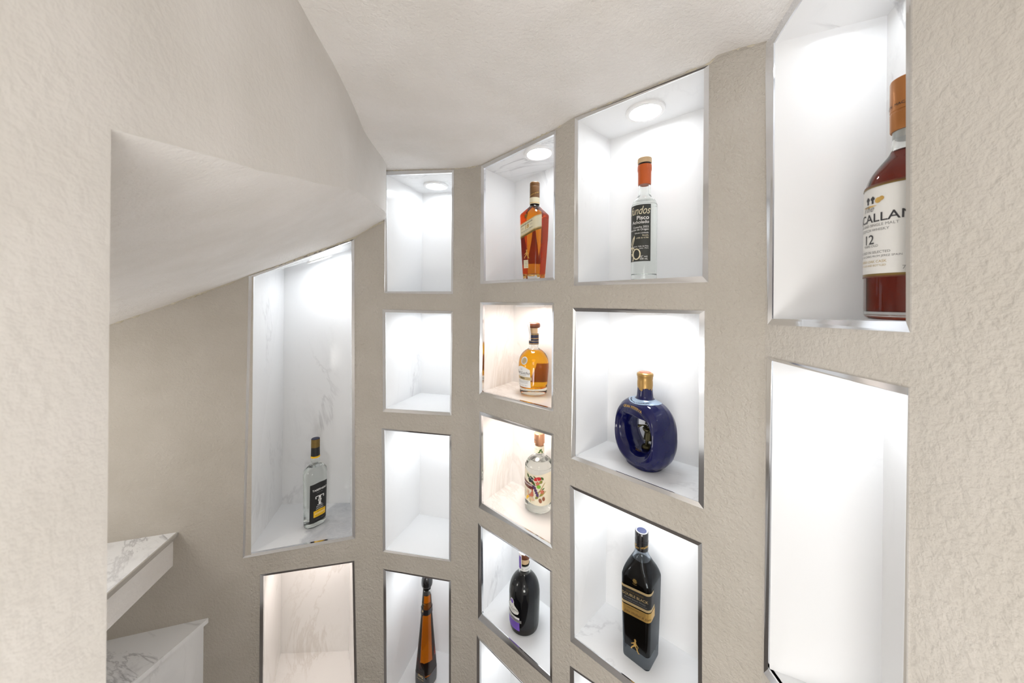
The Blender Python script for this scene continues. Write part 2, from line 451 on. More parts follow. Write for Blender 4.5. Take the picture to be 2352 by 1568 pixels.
LL = {'11': 'round downlight in the tall niche above the black-labelled clear bottle', '12': 'warm round downlight in the cream niche at the bottom left',
      '21': 'white round downlight in the empty niche beside the sloping soffit', '22': 'round downlight in the second empty niche of the narrow column',
      '23': 'round downlight in the empty niche above the tapered amber bottle', '24': 'round downlight above the tall tapered amber bottle',
      '31': 'white round downlight above the amber bottle with slanted cream label', '32': 'warm round downlight above the round golden bottle',
      '33': 'warm round downlight above the fruit-labelled clear bottle', '34': 'round downlight above the round black bottle',
      '35': 'round downlight in the lowest niche under the round black bottle', '41': 'largest-looking white round downlight, above the orange-sealed clear bottle',
      '42': 'round downlight above the blue porcelain bottle', '43': 'round downlight above the square black bottle',
      '44': 'round downlight in the lowest niche under the square black bottle', '51': 'round downlight above the red-brown whisky bottle',
      '52': 'round downlight in the empty tall niche at lower right'}
for n in N:
    n['lightlabel'] = LL[n['id']]; make_niche(n)
NI = {n['id']: n for n in N}

# ------------------------------------------------------------------ spiral soffit: beam face, near wall, ceilings
BP = [(-.659, 1.765), (-.623, 1.657), (-.599, 1.393), (-.567, 1.24), (-.539, 1.109), (-.514, .971), (-.502, .877), (-.493, .812),
      (-.486, .766), (-.475, .64), (-.470, .595), (-.457, .469), (-.441, .374)]
BH = {1.765: .42, 1.657: .428, 1.393: .415, 1.24: .391, 1.109: .358, .971: .320, .877: .296, .812: .281, .766: .271, .64: .239, .595: .231, .469: .206, .374: .184}
def catmull(pts, n=6):
    out = []
    P_ = [pts[0]]+list(pts)+[pts[-1]]
    for i in range(1, len(P_)-2):
        p0, p1, p2, p3 = [Vector(q) for q in P_[i-1:i+3]]
        for k in range(n):
            t = k/n
            out.append(.5*((2*p1)+(-p0+p2)*t+(2*p0-5*p1+4*p2-p3)*t*t+(-p0+3*p1-3*p2+p3)*t**3))
    out.append(Vector(pts[-1])); return out
low = catmull([(p[0], p[1], BH[p[1]]) for p in BP], 4)
HC = .668
nearp = [(-.431, .28, .16), (-.424, .15, .13), (-.418, -.1, .08), (-.41, -1.2, -.1)]
allp = catmull([(p[0], p[1], BH[p[1]]) for p in BP] + nearp, 4)
nearpts = [Vector((p.x, p.y)) for p in allp[len(low)-1:]]
bm = bmesh.new()                                   # curved stair beam running into the full-height near wall
cols = []; downs = []
for k, p in enumerate(allp):
    rows = 5
    cols.append([bm.verts.new(W((p.x, p.y, p.z+(HC+.03-p.z)*r/rows))) for r in range(rows+1)])
    if k >= len(low)-1: downs.append((cols[-1][0], bm.verts.new(W((p.x, p.y, HB)))))
for a, b in zip(cols, cols[1:]):
    for r in range(5): f = bm.faces.new((a[r], b[r], b[r+1], a[r+1])); f.smooth = True
for a, b in zip(downs, downs[1:]):
    f = bm.faces.new((a[1], b[1], b[0], a[0])); f.smooth = True
# end face of the near wall and its hidden back
back = [(-.455, .380), (-.60, .366), (-.66, .25), (-2.6, .05)]
top_h = {0: .184, 1: .180, 2: .172, 3: .14}
pv = downs[0]
for i, q_ in enumerate(back):
    nv = (bm.verts.new(W((q_[0], q_[1], .184+.0))), bm.verts.new(W((q_[0], q_[1], HB))))
    a_ = (bm.verts.new(pv[0].co), bm.verts.new(pv[1].co)) if i == 0 else pv
    bm.faces.new((a_[0], nv[0], nv[1], a_[1])); pv = nv
struct(obj('wall_near_left', bm, M['near'], recalc=False))

# sloping soffit between the beam's lower edge and the left wall
top_px = [(882, 508), (846, 524), (813, 546), (760, 566), (700, 587), (640, 609), (572, 631)]
wl = []
for (x, y) in top_px:
    f = 2 if x > 850 else 1
    wl.append(Vector(on_plane(x, y, *FAC[f])))
for (x, y) in [(520, 652), (450, 676), (390, 698), (320, 722), (255, 744), (180, 772), (100, 806)]:
    wl.append(Vector(on_plane(x, y, *FAC[0])))
wl.append(Vector((-2.6, 1.22, wl[-1].z-.16)))
lowx = low + [Vector((-.45, .378, .18)), Vector((-.60, .366, .172)), Vector((-.9, .30, .12)), Vector((-1.6, .15, 0.0)), Vector((-2.6, .05, -.15))]
def resample(pts, n):
    L = [0]
    for a, b in zip(pts, pts[1:]): L.append(L[-1]+(b-a).length)
    out = []
    for k in range(n+1):
        t = L[-1]*k/n; j = 0
        while j < len(L)-2 and L[j+1] < t: j += 1
        s = (t-L[j])/max(1e-9, L[j+1]-L[j]); out.append(pts[j].lerp(pts[j+1], s))
    return out
def ruled(bm, a, b, na=12, push_b=None):
    rows = []
    for p, q in zip(a, b):
        rows.append([bm.verts.new(W(p.lerp(q, k/na))) for k in range(na+1)])
    for r, s in zip(rows, rows[1:]):
        for k in range(na):
            try: f = bm.faces.new((r[k], s[k], s[k+1], r[k+1])); f.smooth = True
            except Exception: pass
def embed(p, fi, t=.02):
    o = outward(*FAC[fi]); return Vector((p.x+o.x*t, p.y+o.y*t, p.z))
# correspond by arc: visible beam edge <-> visible wall line, then the hidden rest
bm = bmesh.new()
nseg = 60
A1 = resample(low, nseg); B1 = resample([embed(p, 2 if i < 2 else (1 if i < 7 else 0)) for i, p in enumerate(wl)][:12], nseg)
ruled(bm, A1, B1)
A2 = resample(lowx[len(low)-1:], 20); B2 = resample([embed(p, 0) for p in wl][11:], 20)
ruled(bm, A2, B2)
bmesh.ops.remove_doubles(bm, verts=bm.verts, dist=1e-5)
struct(obj('ceiling_stair_soffit', bm, M['ceil'], recalc=False))

# upper ceiling, from the beam to the niche tops, rising along the right wall
wc = [Vector((-.66, 1.772, .664))]
for (x, y, f) in [(884, 391.5, 2), (1042, 387, 2), (1068, 386, 2), (1104, 378.5, 3), (1277, 295.5, 3), (1321, 268.5, 4), (1475, 206, 4), (1629, 145, 4), (1650, 126, 4), (1700, 110, 4), (1752, 99.5, 4)]:
    wc.append(Vector(on_plane(x, y, *FAC[f])))
wc2 = []
fcs = [2, 2, 2, 2, 3, 3, 4, 4, 4, 4, 4, 4]
for p, f in zip(wc, fcs):
    o = outward(*FAC[f]); wc2.append(Vector((p.x+o.x*.006, p.y+o.y*.006, p.z+.001)))
def hr(z): return .686+.46*max(0, .9-z) if z > .3 else .686+.46*.6+.2*(.3-z)
for z in (.895, .85, .8, .7, .6, .5, .35, .1, -.3, -1.2): wc2.append(Vector((.676, z, hr(z)+.002)))
cr = [Vector((p.x, p.y, HC)) for p in low] + [Vector((p.x, p.y, HC+.0)) for p in nearpts[1:]]
bm = bmesh.new()
# walk both curves by matching plan angle fractions
kA = resample(cr[:len(low)], 40) + resample(cr[len(low)-1:], 20)[1:]
kB = resample(wc2[:12], 40) + resample(wc2[11:], 20)[1:]
# keep exact polyline corners on the wall side
def snap(samples, keys):
    for k in keys:
        j = min(range(len(samples)), key=lambda q: (samples[q]-k).length); samples[j] = k.copy()
snap(kB, wc2)
ruled(bm, [p-Vector((.006, 0, 0)) for p in kA], kB, 16)
struct(obj('ceiling_upper', bm, M['ceil'], recalc=False))

# rough filler bead where ceilings meet the wall
def bead(name, pts, r=.0035, amp=.8):
    bm = bmesh.new(); pts = resample([W(p) for p in pts], max(40, int(sum((W(b)-W(a)).length for a, b in zip(pts, pts[1:]))/.0035)))
    rg = []
    rnd = random.Random(5)
    v = 0
    for i, p in enumerate(pts):
        d = (pts[min(i+1, len(pts)-1)]-pts[max(i-1, 0)]).normalized()
        up = Vector((0, 0, 1)); s = d.cross(up).normalized(); up = s.cross(d)
        v = .72*v+.28*rnd.uniform(-1, 1)*2.2
        rr = r*(1+amp*v); rr = max(r*.18, rr)
        rg.append([bm.verts.new(p+s*math.cos(a)*rr*rnd.uniform(.8, 1.2)+up*math.sin(a)*rr*rnd.uniform(.8, 1.2)) for a in (k*math.pi/3 for k in range(6))])
    for a, b in zip(rg, rg[1:]):
        for k in range(6):
            f = bm.faces.new((a[k], a[(k+1) % 6], b[(k+1) % 6], b[k])); f.smooth = True
    return struct(obj(name, bm, M['caulk']))
bead('trim_1', [Vector((p.x, p.y, p.z-.001)) for p in wc2[:12]], .0034, 1.1)
bead('trim_2', [p for p in wl[:-1]], .0034, 1.1)

# floor
bm = bmesh.new(); slab(bm, [Vector((-3.2, -3.2, 0)), Vector((2.6, -3.2, 0)), Vector((2.6, 1.5, 0)), Vector((-3.2, 1.5, 0))], Vector((0, 0, -.05)))
struct(obj('floor', bm, M['floor']))

# ------------------------------------------------------------------ stair treads at the left
def step(label, p1, h, p2, thick, bottom, trim_m, face_m, far=.22):
    W1 = Vector(on_plane(p1[0], p1[1], *FAC[0])); h = W1.z
    rx, rh = ray(*p2); z = h/rh; P2 = Vector((rx*z, z, h))
    d = (P2-W1).normalized()
    E = W1 + d*((P2-W1).length+far)
    o = outward(*FAC[0])
    W1e = Vector((W1.x, W1.y, h)) ; 
    Lw = Vector((-2.45, FAC[0][0][1]+(FAC[0][1][1]-FAC[0][0][1])*(-2.45-C0[0])/(C01[0]-C0[0]), h))
    E2 = Vector((-2.45, E.y, h))
    root = thing('stair_step', label, 'stair step', W((W1.x-.3, W1.y-.25, bottom)), 0, 'marble-topped winding steps at lower left')
    def prism(name, poly, h0, h1, m):
        bm = bmesh.new(); a = [bm.verts.new(W((p.x, p.y, h0))) for p in poly]; b = [bm.verts.new(W((p.x, p.y, h1))) for p in poly]
        bm.faces.new(a); bm.faces.new(b[::-1])
        for i in range(len(poly)): j = (i+1) % len(poly); bm.faces.new((a[i], a[j], b[j], b[i]))
        return obj(name, bm, m, root)
    n = Vector((-d.y, d.x, 0));
    if n.x < 0: n = -n                                  # toward the open side
    prism('marble_tread', [W1e, E, E2, Lw], h-.016, h, MBG)
    prism('nosing_trim', [W1e, W1e+n*.007, E+n*.007, E], h-.020, h+.001, trim_m)
    ins = -n*.012
    prism('step_body', [W1e+ins, E+ins, E2, Lw], bottom, h-.016, face_m)
step('upper winding step, marble tread on a thin plastered slab with metal nosing', (405.5, 1222), -1.07, (245, 1362), .1, -1.225, M['trim'], M['ceil'])
step('lower winding step with marble tread and white marble riser, at the bottom left', (476, 1419), -1.5, (301, 1568), .1, HB, MB[0], MB[2], .3)

# ================================================================== bottles
def rr_point(a, b, r, s):
    """point and normal on a rounded rectangle (half sizes a,b) at arc length s from the front centre (0,-b), +s to the right"""
    per = 4*(a-r)+4*(b-r)+2*math.pi*r
    s = (s+per/2) % per - per/2
    sg = 1 if s >= 0 else -1; s = abs(s)
    segs = [(a-r, 'f'), (r*math.pi/2, 'c1'), (2*(b-r), 's'), (r*math.pi/2, 'c2'), (a-r, 'b')]
    tot = 0
    for L, k in segs:
        if s <= tot+L+1e-12 or k == 'b':
            t = s-tot
            if k == 'f': p, nn = (t, -b), (0, -1)
            elif k == 'c1':
                an = t/r if r > 0 else 0; nn = (math.sin(an), -math.cos(an)); p = (a-r+r*nn[0], -b+r+r*nn[1])
            elif k == 's': p, nn = (a, -b+r+t), (1, 0)
            elif k == 'c2':
                an = t/r if r > 0 else 0; nn = (math.cos(an), math.sin(an)); p = (a-r+r*nn[0], b-r+r*nn[1])
            else: p, nn = (a-r-t, b), (0, 1)
            return (sg*p[0], p[1]), (sg*nn[0], nn[1])
        tot += L
def rr_ring(a, b, r, k=10):
    r = min(r, a, b); out = []
    for cx, cy, st in ((a-r, -b+r, -90), (a-r, b-r, 0), (-a+r, b-r, 90), (-a+r, -b+r, 180)):
        for i in range(k+1):
            an = math.radians(st+90*i/k); out.append((cx+r*math.cos(an), cy+r*math.sin(an)))
    return out
def R3(h, r): return (h, r, r, r)
def densify(prof, n=5):
    out = []
    P_ = [prof[0]]+list(prof)+[prof[-1]]
    for i in range(1, len(P_)-2):
        p0, p1, p2, p3 = P_[i-1:i+3]
        for k in range(n):
            t = k/n
            out.append(tuple(.5*(2*p1[j]+(-p0[j]+p2[j])*t+(2*p0[j]-5*p1[j]+4*p2[j]-p3[j])*t*t+(-p0[j]+3*p1[j]-3*p2[j]+p3[j])*t**3) for j in range(4)))
    out.append(prof[-1]); return out
def loft(bm, prof, k=10, cap=True):
    rg = [[bm.verts.new((x, y, h)) for x, y in rr_ring(max(a, 1e-5), max(b, 1e-5), max(1e-5, r), k)] for h, a, b, r in prof]
    n = len(rg[0])
    for p, q in zip(rg, rg[1:]):
        for i in range(n): bm.faces.new((p[i], p[(i+1) % n], q[(i+1) % n], q[i]))
    if cap: bm.faces.new(rg[0][::-1]); bm.faces.new(rg[-1])
    return rg
def dim(prof, h):
    if h <= prof[0][0]: return prof[0][1:]
    for p, q in zip(prof, prof[1:]):
        if h <= q[0]:
            t = (h-p[0])/max(1e-9, q[0]-p[0]); return tuple(p[j]+(q[j]-p[j])*t for j in (1, 2, 3))
    return prof[-1][1:]
def surf(prof, s, h, off):
    a, b, r = dim(prof, h); r = min(r, a-1e-6, b-1e-6); r = max(r, 1e-5)
    p, nn = rr_point(a, b, r, s)
    return Vector((p[0]+nn[0]*off, p[1]+nn[1]*off, h))
class Bottle:
    def __init__(s, name, label, niche, X, z, facing, cat='bottle', h=None):
        d = math.hypot(X, z); c = Vector((-X/d, -z/d)); L = Vector((-z/d, X/d))
        al = math.radians(facing); nn = c*math.cos(al)+L*math.sin(al)
        hb = NI[niche]['floor'] if h is None else h
        s.root = thing(name, label, cat, W((X, z, hb))+Vector((0, 0, .0006)), math.atan2(nn.x, -nn.y))
    def add(s, name, bm, m, parent=None, smooth=.6, recalc=True, label=None):
        if parent is None or parent is s.root: o = lobj(name, bm, m, s.root, smooth, recalc)
        else:
            o = lobj(name, bm, m, parent, smooth, recalc)
        if label: o['label'] = label
        return o
    def body(s, prof, wall_t=.003, base_t=.010, fill=None, gm=None, lm=None, k=10, liq_rough=None, top_in=None):
        s.prof = prof
        bm = bmesh.new(); loft(bm, prof, k)
        inner = [(h, a-wall_t, b-wall_t, max(1e-4, r-wall_t)) for h, a, b, r in prof if h > base_t and h < prof[-1][0]-.001]
        a, b, r = dim(prof, base_t)
        inner = [(base_t, (a-wall_t)*.90, (b-wall_t)*.90, max(1e-4, (r-wall_t)*.9)), (base_t+.0012, (a-wall_t)*.985, (b-wall_t)*.985, max(1e-4, (r-wall_t)*.985))]+[q for q in inner if q[0] > base_t+.0015]
        s.add('glass_body', bm, gm or M['clear'])
        fl = min(fill or inner[-1][0], inner[-1][0]-.004)
        if lm is not None:
            lq = [q_ for q_ in inner if q_[0] < fl-1e-4]
            lq.append((fl,)+tuple(dim(inner, fl)))
            bm = bmesh.new(); loft(bm, lq, k); s.add('liquid', bm, lm)
        hd = [(fl+.0004,)+tuple(dim(inner, fl+.0004))]+[q_ for q_ in inner if q_[0] > fl+.0008]
        if len(hd) > 1:
            bm = bmesh.new(); loft(bm, hd, k); s.add('neck_cavity', bm, M['cavity'])
    def band(s, name, prof, m, parent=None, k=10, label=None):
        bm = bmesh.new(); loft(bm, prof, k); return s.add(name, bm, m, parent, .5, True, label)
    def patch(s, name, s0, s1, h0, h1, m, off=.0004, slope=0, parent=None, ns=24, nh=8, topf=None, botf=None, th=.0002, label=None, prof=None):
        prof = prof or s.prof
        bm = bmesh.new(); g = [[], []]
        for side, oo in ((0, off), (1, off-th)):
            for j in range(nh+1):
                row = []
                for i in range(ns+1):
                    t = i/ns; ss = s0+(s1-s0)*t
                    lo = h0+(botf(t) if botf else 0); hi = h1+(topf(t) if topf else 0)
                    hh = lo+(hi-lo)*j/nh+slope*ss
                    row.append(bm.verts.new(surf(prof, ss, hh, oo)))
                g[side].append(row)
        for side in (0, 1):
            for j in range(nh):
                for i in range(ns):
                    q = (g[side][j][i], g[side][j][i+1], g[side][j+1][i+1], g[side][j+1][i])
                    f = bm.faces.new(q if side == 0 else q[::-1])
        for i in range(ns):
            bm.faces.new((g[0][0][i+1], g[0][0][i], g[1][0][i], g[1][0][i+1])); bm.faces.new((g[0][nh][i], g[0][nh][i+1], g[1][nh][i+1], g[1][nh][i]))
        for j in range(nh):
            bm.faces.new((g[0][j][0], g[0][j+1][0], g[1][j+1][0], g[1][j][0])); bm.faces.new((g[0][j+1][ns], g[0][j][ns], g[1][j][ns], g[1][j+1][ns]))
        return s.add(name, bm, m, parent, .5, True, label)
    def poly(s, name, polys, m, parent, off=.0007, slope=0, prof=None, seg=.003, label=None):
        """flat outlines (lists of (s,h)) laid on the bottle"""
        prof = prof or s.prof; bm = bmesh.new()
        for pl in polys:
            vs = [Vector(p) for p in pl]; n = len(vs)
            r = delaunay_2d_cdt(vs, [(i, (i+1) % n) for i in range(n)], [list(range(n))], 1, 1e-7)
            bv = [bm.verts.new((p.x, p.y, 0)) for p in r[0]]
            for f in r[2]:
                try: bm.faces.new([bv[i] for i in f])
                except Exception: pass
        s._wrap(bm, prof, off, slope, seg)
        return s.add(name, bm, m, parent, None, False, label)
    def _wrap(s, bm, prof, off, slope, seg=.004):
        for _ in range(3):
            es = [e for e in bm.edges if e.calc_length() > seg]
            if not es: break
            bmesh.ops.subdivide_edges(bm, edges=es, cuts=1)
            bmesh.ops.triangulate(bm, faces=bm.faces)
        for f in bm.faces:
            f.normal_update()
            if f.normal.z < 0: f.normal_flip()
        for v in bm.verts:
            v.co = surf(prof, v.co.x, v.co.y+slope*v.co.x, off)
    def text(s, txt, s0, h0, size, m, parent, align='CENTER', shear=0, bold=0, off=.0008, slope=0, sx=1.0, prof=None, name='lettering'):
        bm = text_bm(txt, size, align, shear, bold, sx)
        for v in bm.verts: v.co.x += s0; v.co.y += h0
        s._wrap(bm, prof or s.prof, off, slope)
        return s.add(name, bm, m, parent, None, False)
def text_bm(txt, size, align='CENTER', shear=0, bold=0, sx=1.0):
    cu = bpy.data.curves.new('t', 'FONT'); cu.body = txt; cu.size = size; cu.align_x = align; cu.shear = shear
    cu.offset = bold*size; cu.resolution_u = 3
    o = bpy.data.objects.new('t', cu); C.objects.link(o)
    dg = bpy.context.evaluated_depsgraph_get(); me = bpy.data.meshes.new_from_object(o.evaluated_get(dg))
    bm = bmesh.new(); bm.from_mesh(me)
    bpy.data.objects.remove(o); bpy.data.curves.remove(cu); bpy.data.meshes.remove(me)
    for v in bm.verts: v.co = Vector((v.co.x*sx, v.co.y, 0))
    bmesh.ops.triangulate(bm, faces=bm.faces)
    return bm
def circle(cx, cy, rx, ry=None, n=20, rot=0):
    ry = ry or rx
    return [(cx+rx*math.cos(a)*math.cos(rot)-ry*math.sin(a)*math.sin(rot), cy+rx*math.cos(a)*math.sin(rot)+ry*math.sin(a)*math.cos(rot)) for a in (2*math.pi*i/n for i in range(n))]
def leafp(cx, cy, L, w, rot, n=8):
    pts = [(-L/2+L*i/n, w*math.sin(math.pi*i/n)) for i in range(n+1)]+[(L/2-L*i/n, -w*math.sin(math.pi*i/n)) for i in range(1, n)]
    return [(cx+x*math.cos(rot)-y*math.sin(rot), cy+x*math.sin(rot)+y*math.cos(rot)) for x, y in pts]
def rect(x0, y0, x1, y1): return [(x0, y0), (x1, y0), (x1, y1), (x0, y1)]

def crest(cx, cy, r):
    return [[(cx+r*(.86+.14*math.cos(8*a))*math.cos(a), cy+r*(.86+.14*math.cos(8*a))*math.sin(a)) for a in (2*math.pi*i/40 for i in range(40))],
            [(cx-.9*r, cy-1.25*r), (cx, cy-1.5*r), (cx+.9*r, cy-1.25*r), (cx+.9*r, cy-1.05*r), (cx, cy-1.3*r), (cx-.9*r, cy-1.05*r)]]
# striding figure emblem (small, gold), used on two bottles
def strider(cx, cy, k):
    def T(ps): return [(cx+x*k, cy+y*k) for x, y in ps]
    return [T(circle(.05, .86, .09)), T(rect(-.07, .93, .17, .98)), T([(-.03, .98), (.13, .98), (.11, 1.08), (-.01, 1.08)]),
            T([(-.10, .40), (.14, .42), (.16, .76), (.02, .80), (-.10, .70)]),
            T([(-.10, .42), (.06, .40), (-.20, .16), (-.30, -.06), (-.40, -.04), (-.30, .18)]),
            T([(.0, .42), (.15, .42), (.30, .18), (.40, -.04), (.50, .02), (.44, -.10), (.32, -.08), (.18, .18)]),
            T([(.12, .72), (.34, .52), (.30, .46), (.10, .60)]), T([(-.08, .70), (-.36, .46), (-.32, .42), (-.06, .58)]),
            T([(.33, .52), (.36, .50), (.20, .02), (.17, .03)])]

# ---- 1 clear bottle with black label
b = Bottle('liquor_bottle', 'clear flat-sided bottle with black label and yellow panel, in the tall niche', '11', -1.068, 1.868, -27)
sq = lambda h, a, bb: (h, a, bb, bb)
prof = densify([sq(0, .031, .023), sq(.003, .0345, .0260), sq(.02, .0355, .0270), sq(.10, .0372, .0280), sq(.165, .0385, .0290), sq(.185, .0380, .0285), sq(.197, .033, .0262),
                sq(.207, .022, .0200), sq(.212, .0148, .0148), sq(.216, .0135, .0135), sq(.236, .0132, .0132), sq(.26, .0130, .0130)], 4)
b.body(prof, .003, .016, .205, M['clear'], M['water'])
b.band('neck_seal', [R3(.2405, .0143), R3(.272, .0136)], M['black'])
b.band('seal_stripe', [R3(.2355, .0147), R3(.2415, .0147)], M['yellow'])
cap = b.band('screw_cap', [R3(.272, .0140), R3(.284, .0139), R3(.2845, .0136), R3(.2855, .0136), R3(.286, .0139), R3(.300, .0138)], M['gold_dull'])
b.band('cap_top', [R3(.3001, .0136), R3(.3015, .0126)], M['navy'], cap)
lab = b.patch('front_label', -.0300, .0340, .018, .150, M['label_black'], ns=48, topf=lambda t: .0008*(int(t*48) % 2)+.004*math.sin(math.pi*t), botf=lambda t: -.0008*(int(t*48) % 2))
b.text('TABERNERO', .003, .127, .0090, M['text_white'], lab, bold=.02)
b.text('DESDE 1897', .002, .119, .0042, M['text_grey'], lab)
Tp = [rect(-.0105, .106, .0145, .1085), [(-.0105, .108), (-.0125, .108), (-.0130, .100), (-.0095, .099), (-.0095, .102), (-.0105, .1035)], [(.0145, .108), (.0165, .108), (.0170, .100), (.0135, .099), (.0135, .102), (.0145, .1035)],
      rect(-.0018, .077, .0058, .107), rect(-.0060, .0755, .0100, .0775), [(-.0018, .088), (-.0042, .0925), (-.0018, .097)], [(.0058, .088), (.0082, .0925), (.0058, .097)]]
b.poly('emblem', Tp, M['text_white'], lab)
b.poly('emblem', [circle(.002, .0975, .0016), circle(.002, .0925, .0018), circle(.002, .0875, .0016)], M['label_black'], lab, off=.001)
b.text('EDICIÓN', .002, .069, .0058, M['text_white'], lab)
b.text('LIMITADA', .002, .062, .0058, M['text_white'], lab)
b.poly('yellow_panel', [[(-.018, .036), (.024, .036), (.024, .058), (.004, .060), (-.018, .058)]], M['yellow'], lab)
b.text('PISCO PURO', .003, .0525, .0036, M['text_dark'], lab, off=.0012)
b.text('ACHOLADO', .003, .0460, .0062, M['text_white'], lab, off=.0012)
b.text('DENOMINACIÓN DE ORIGEN', .003, .0400, .0024, M['text_dark'], lab, off=.0012)
b.text('42% Vol   750 ml', .003, .0265, .0042, M['text_grey'], lab)

# ---- 2 amber faceted bottle, slanted cream label
b = Bottle('whisky_bottle', 'amber faceted whisky bottle with slanted cream label and brown cap', '31', .0975, 1.53, 36)
q = lambda h, a, r: (h, a, a, r)
prof = [q(0, .0235, .008), q(.002, .0250, .009), q(.02, .0262, .009), q(.06, .0285, .010), q(.12, .0312, .010), q(.184, .0332, .011), q(.188, .0330, .011), q(.191, .0318, .012), q(.205, .0210, .013), q(.213, .0150, .0145), q(.216, .0135, .0134), q(.24, .0132, .0131)]
b.body(prof, .0028, .016, .2085, M['clear'], M['amber'], k=6)
b.band('neck_label', [R3(.2195, .0146), R3(.2375, .0146)], M['cream'])
nb = b.band('neck_label', [R3(.2215, .01475), R3(.223, .01475)], M['gold'])
b.band('cap_rim', [R3(.2160, .0136), R3(.2196, .0140)], M['smoke_dark'])
cap = b.band('screw_cap', [R3(.2375, .0143), R3(.250, .0144), R3(.2505, .0139), R3(.2515, .0139), R3(.252, .0144), R3(.270, .0144), R3(.2705, .0141), R3(.2712, .0141), R3(.2718, .0144), R3(.281, .0143), R3(.283, .0130)], M['brown_cap'])
cp = [R3(.2375, .0144), R3(.283, .0144)]
b.text('John Walker & Sons', .003, .2440, .0046, M['gold'], cap, shear=.4, slope=.35, prof=cp, off=.0004, bold=.01)
lab = b.patch('front_label', -.0280, .0500, .134, .166, M['cream'], slope=.36, ns=40, label='slanted cream paper label')
b.patch('label_border', -.0280, .0500, .1655, .168, M['gold_pale'], off=.0006, slope=.36, parent=lab, ns=40, nh=1)
b.patch('label_border', -.0280, .0500, .1270, .1345, M['gold_dull'], off=.0006, slope=.36, parent=lab, ns=40, nh=1)
b.patch('label_border', -.0280, .0500, .1320, .1350, M['gold_pale'], off=.0008, slope=.36, parent=lab, ns=40, nh=1)
b.text('JOHNNIE WALKER', -.004, .1590, .0050, M['text_dark'], lab, slope=.36, bold=.01)
b.text('18', -.003, .1465, .0150, M['gold'], lab, slope=.36, bold=.02)
b.text('AGED', -.0185, .1510, .0032, M['text_grey'], lab, slope=.36)
b.text('YEARS', .0125, .1510, .0032, M['text_grey'], lab, slope=.36)
b.text('Blended Scotch Whisky', -.003, .1415, .0042, M['text_dark'], lab, slope=.36, shear=.4)
b.text('KILMARNOCK SCOTLAND', -.003, .1378, .0025, M['text_grey'], lab, slope=.36)
b.poly('gold_emblem', strider(-.006, .062, .022), M['gold'], b.root, off=.0004)
b.poly('gold_emblem', crest(-.006, .1815, .0058), M['gold_dull'], b.root, off=.0004)
lab2 = b.patch('small_label', -.0165, -.0005, .033, .056, M['cream'], label='small cream label near the base', ns=6, nh=4)
for k_, tx in enumerate(('FINEST SCOTCH', 'WHISKIES', '18 YEARS', 'SCOTLAND')):
    b.text(tx, -.0085, .0510-.0050*k_, .0026, M['text_dark'], lab2)
b.patch('rear_label', .085, .135, .05, .16, M['backlabel'], ns=10, off=.0004)

# ---- 3 clear bottle, orange seal, charcoal label
b = Bottle('pisco_bottle', 'slim clear bottle with orange neck seal, pale cork and charcoal label', '41', .4545, 1.18, 42)
prof = densify([R3(0, .0235), R3(.002, .0262), R3(.006, .0270), R3(.05, .0272), R3(.155, .0272), R3(.168, .0262), R3(.178, .0225), R3(.185, .0165), R3(.189, .0138), R3(.194, .0128), R3(.22, .0122), R3(.25, .0120)], 4)
b.body(prof, .0024, .012, .176, M['clear'], M['water'])
b.band('neck_seal', densify([R3(.214, .0128), R3(.216, .0138), R3(.243, .0142), R3(.2445, .0150), R3(.250, .0152), R3(.256, .0150), R3(.2575, .0146)], 2), M['orange'])
b.band('glass_lip', [R3(.2575, .0136), R3(.2610, .0138)], M['clear'])
b.band('cork_stopper', [R3(.2612, .0148), R3(.264, .0152), R3(.271, .0150), R3(.2725, .0144)], M['cork'])
lab = b.patch('front_label', -.034, .0335, .040, .164, M['label_charcoal'], ns=48, label='charcoal label with cream lettering')
sx = .0310
b.text('fundos', sx, .1430, .0250, M['cream'], lab, 'RIGHT', .38, .0, sx=.66)
b.text('Pisco', sx-.001, .1310, .0125, M['text_white'], lab, 'RIGHT', 0, .012)
b.text('Acholado', sx-.001, .1225, .0098, M['text_white'], lab, 'RIGHT', 0, .005)
b.text('Cosecha 2022', sx-.0015, .1130, .0060, M['text_white'], lab, 'RIGHT')
b.text('Denominación de Origen', sx-.0015, .1075, .0060, M['text_white'], lab, 'RIGHT')
b.text('Edición Limitada', sx-.002, .1005, .0045, M['text_white'], lab, 'RIGHT')
b.text('Botella', sx-.002, .0950, .0045, M['cream'], lab, 'RIGHT')
b.text('1,408 de 4,700', sx-.002, .0897, .0045, M['cream'], lab, 'RIGHT')
b.text('San Antonio, Valle de Mala', sx-.002, .0715, .0040, M['text_white'], lab, 'RIGHT')
b.text('Lima - Perú', sx-.002, .0672, .0040, M['text_white'], lab, 'RIGHT')
b.text('42° vol.', sx-.003, .0485, .0055, M['text_white'], lab, 'RIGHT')
b.text('500 mL', sx-.003, .0435, .0055, M['text_white'], lab, 'RIGHT')
def annulus(bt, cx, cy, rx, ry, w, m, par, nm='grape_emblem', a0=0, a1=360):
    bm = bmesh.new(); n = 30; lo_ = []; hi_ = []
    for i in range(n+1):
        a = math.radians(a0+(a1-a0)*i/n)
        lo_.append(bm.verts.new((cx+(rx-w)*math.cos(a), cy+(ry-w)*math.sin(a), 0))); hi_.append(bm.verts.new((cx+rx*math.cos(a), cy+ry*math.sin(a), 0)))
    for i in range(n): bm.faces.new((lo_[i], lo_[i+1], hi_[i+1], hi_[i]))
    bt._wrap(bm, bt.prof, .0011, 0); return bt.add(nm, bm, m, par, None, False)
b.patch('label_backing', -.034, .0335, .040, .164, M['offwhite'], off=.00018, th=.0001, ns=48, parent=lab)
annulus(b, .0040, .0560, .0095, .0125, .0026, M['cream'], lab)
annulus(b, -.0075, .0630, .0080, .0090, .0024, M['cream'], lab, a0=30, a1=200)
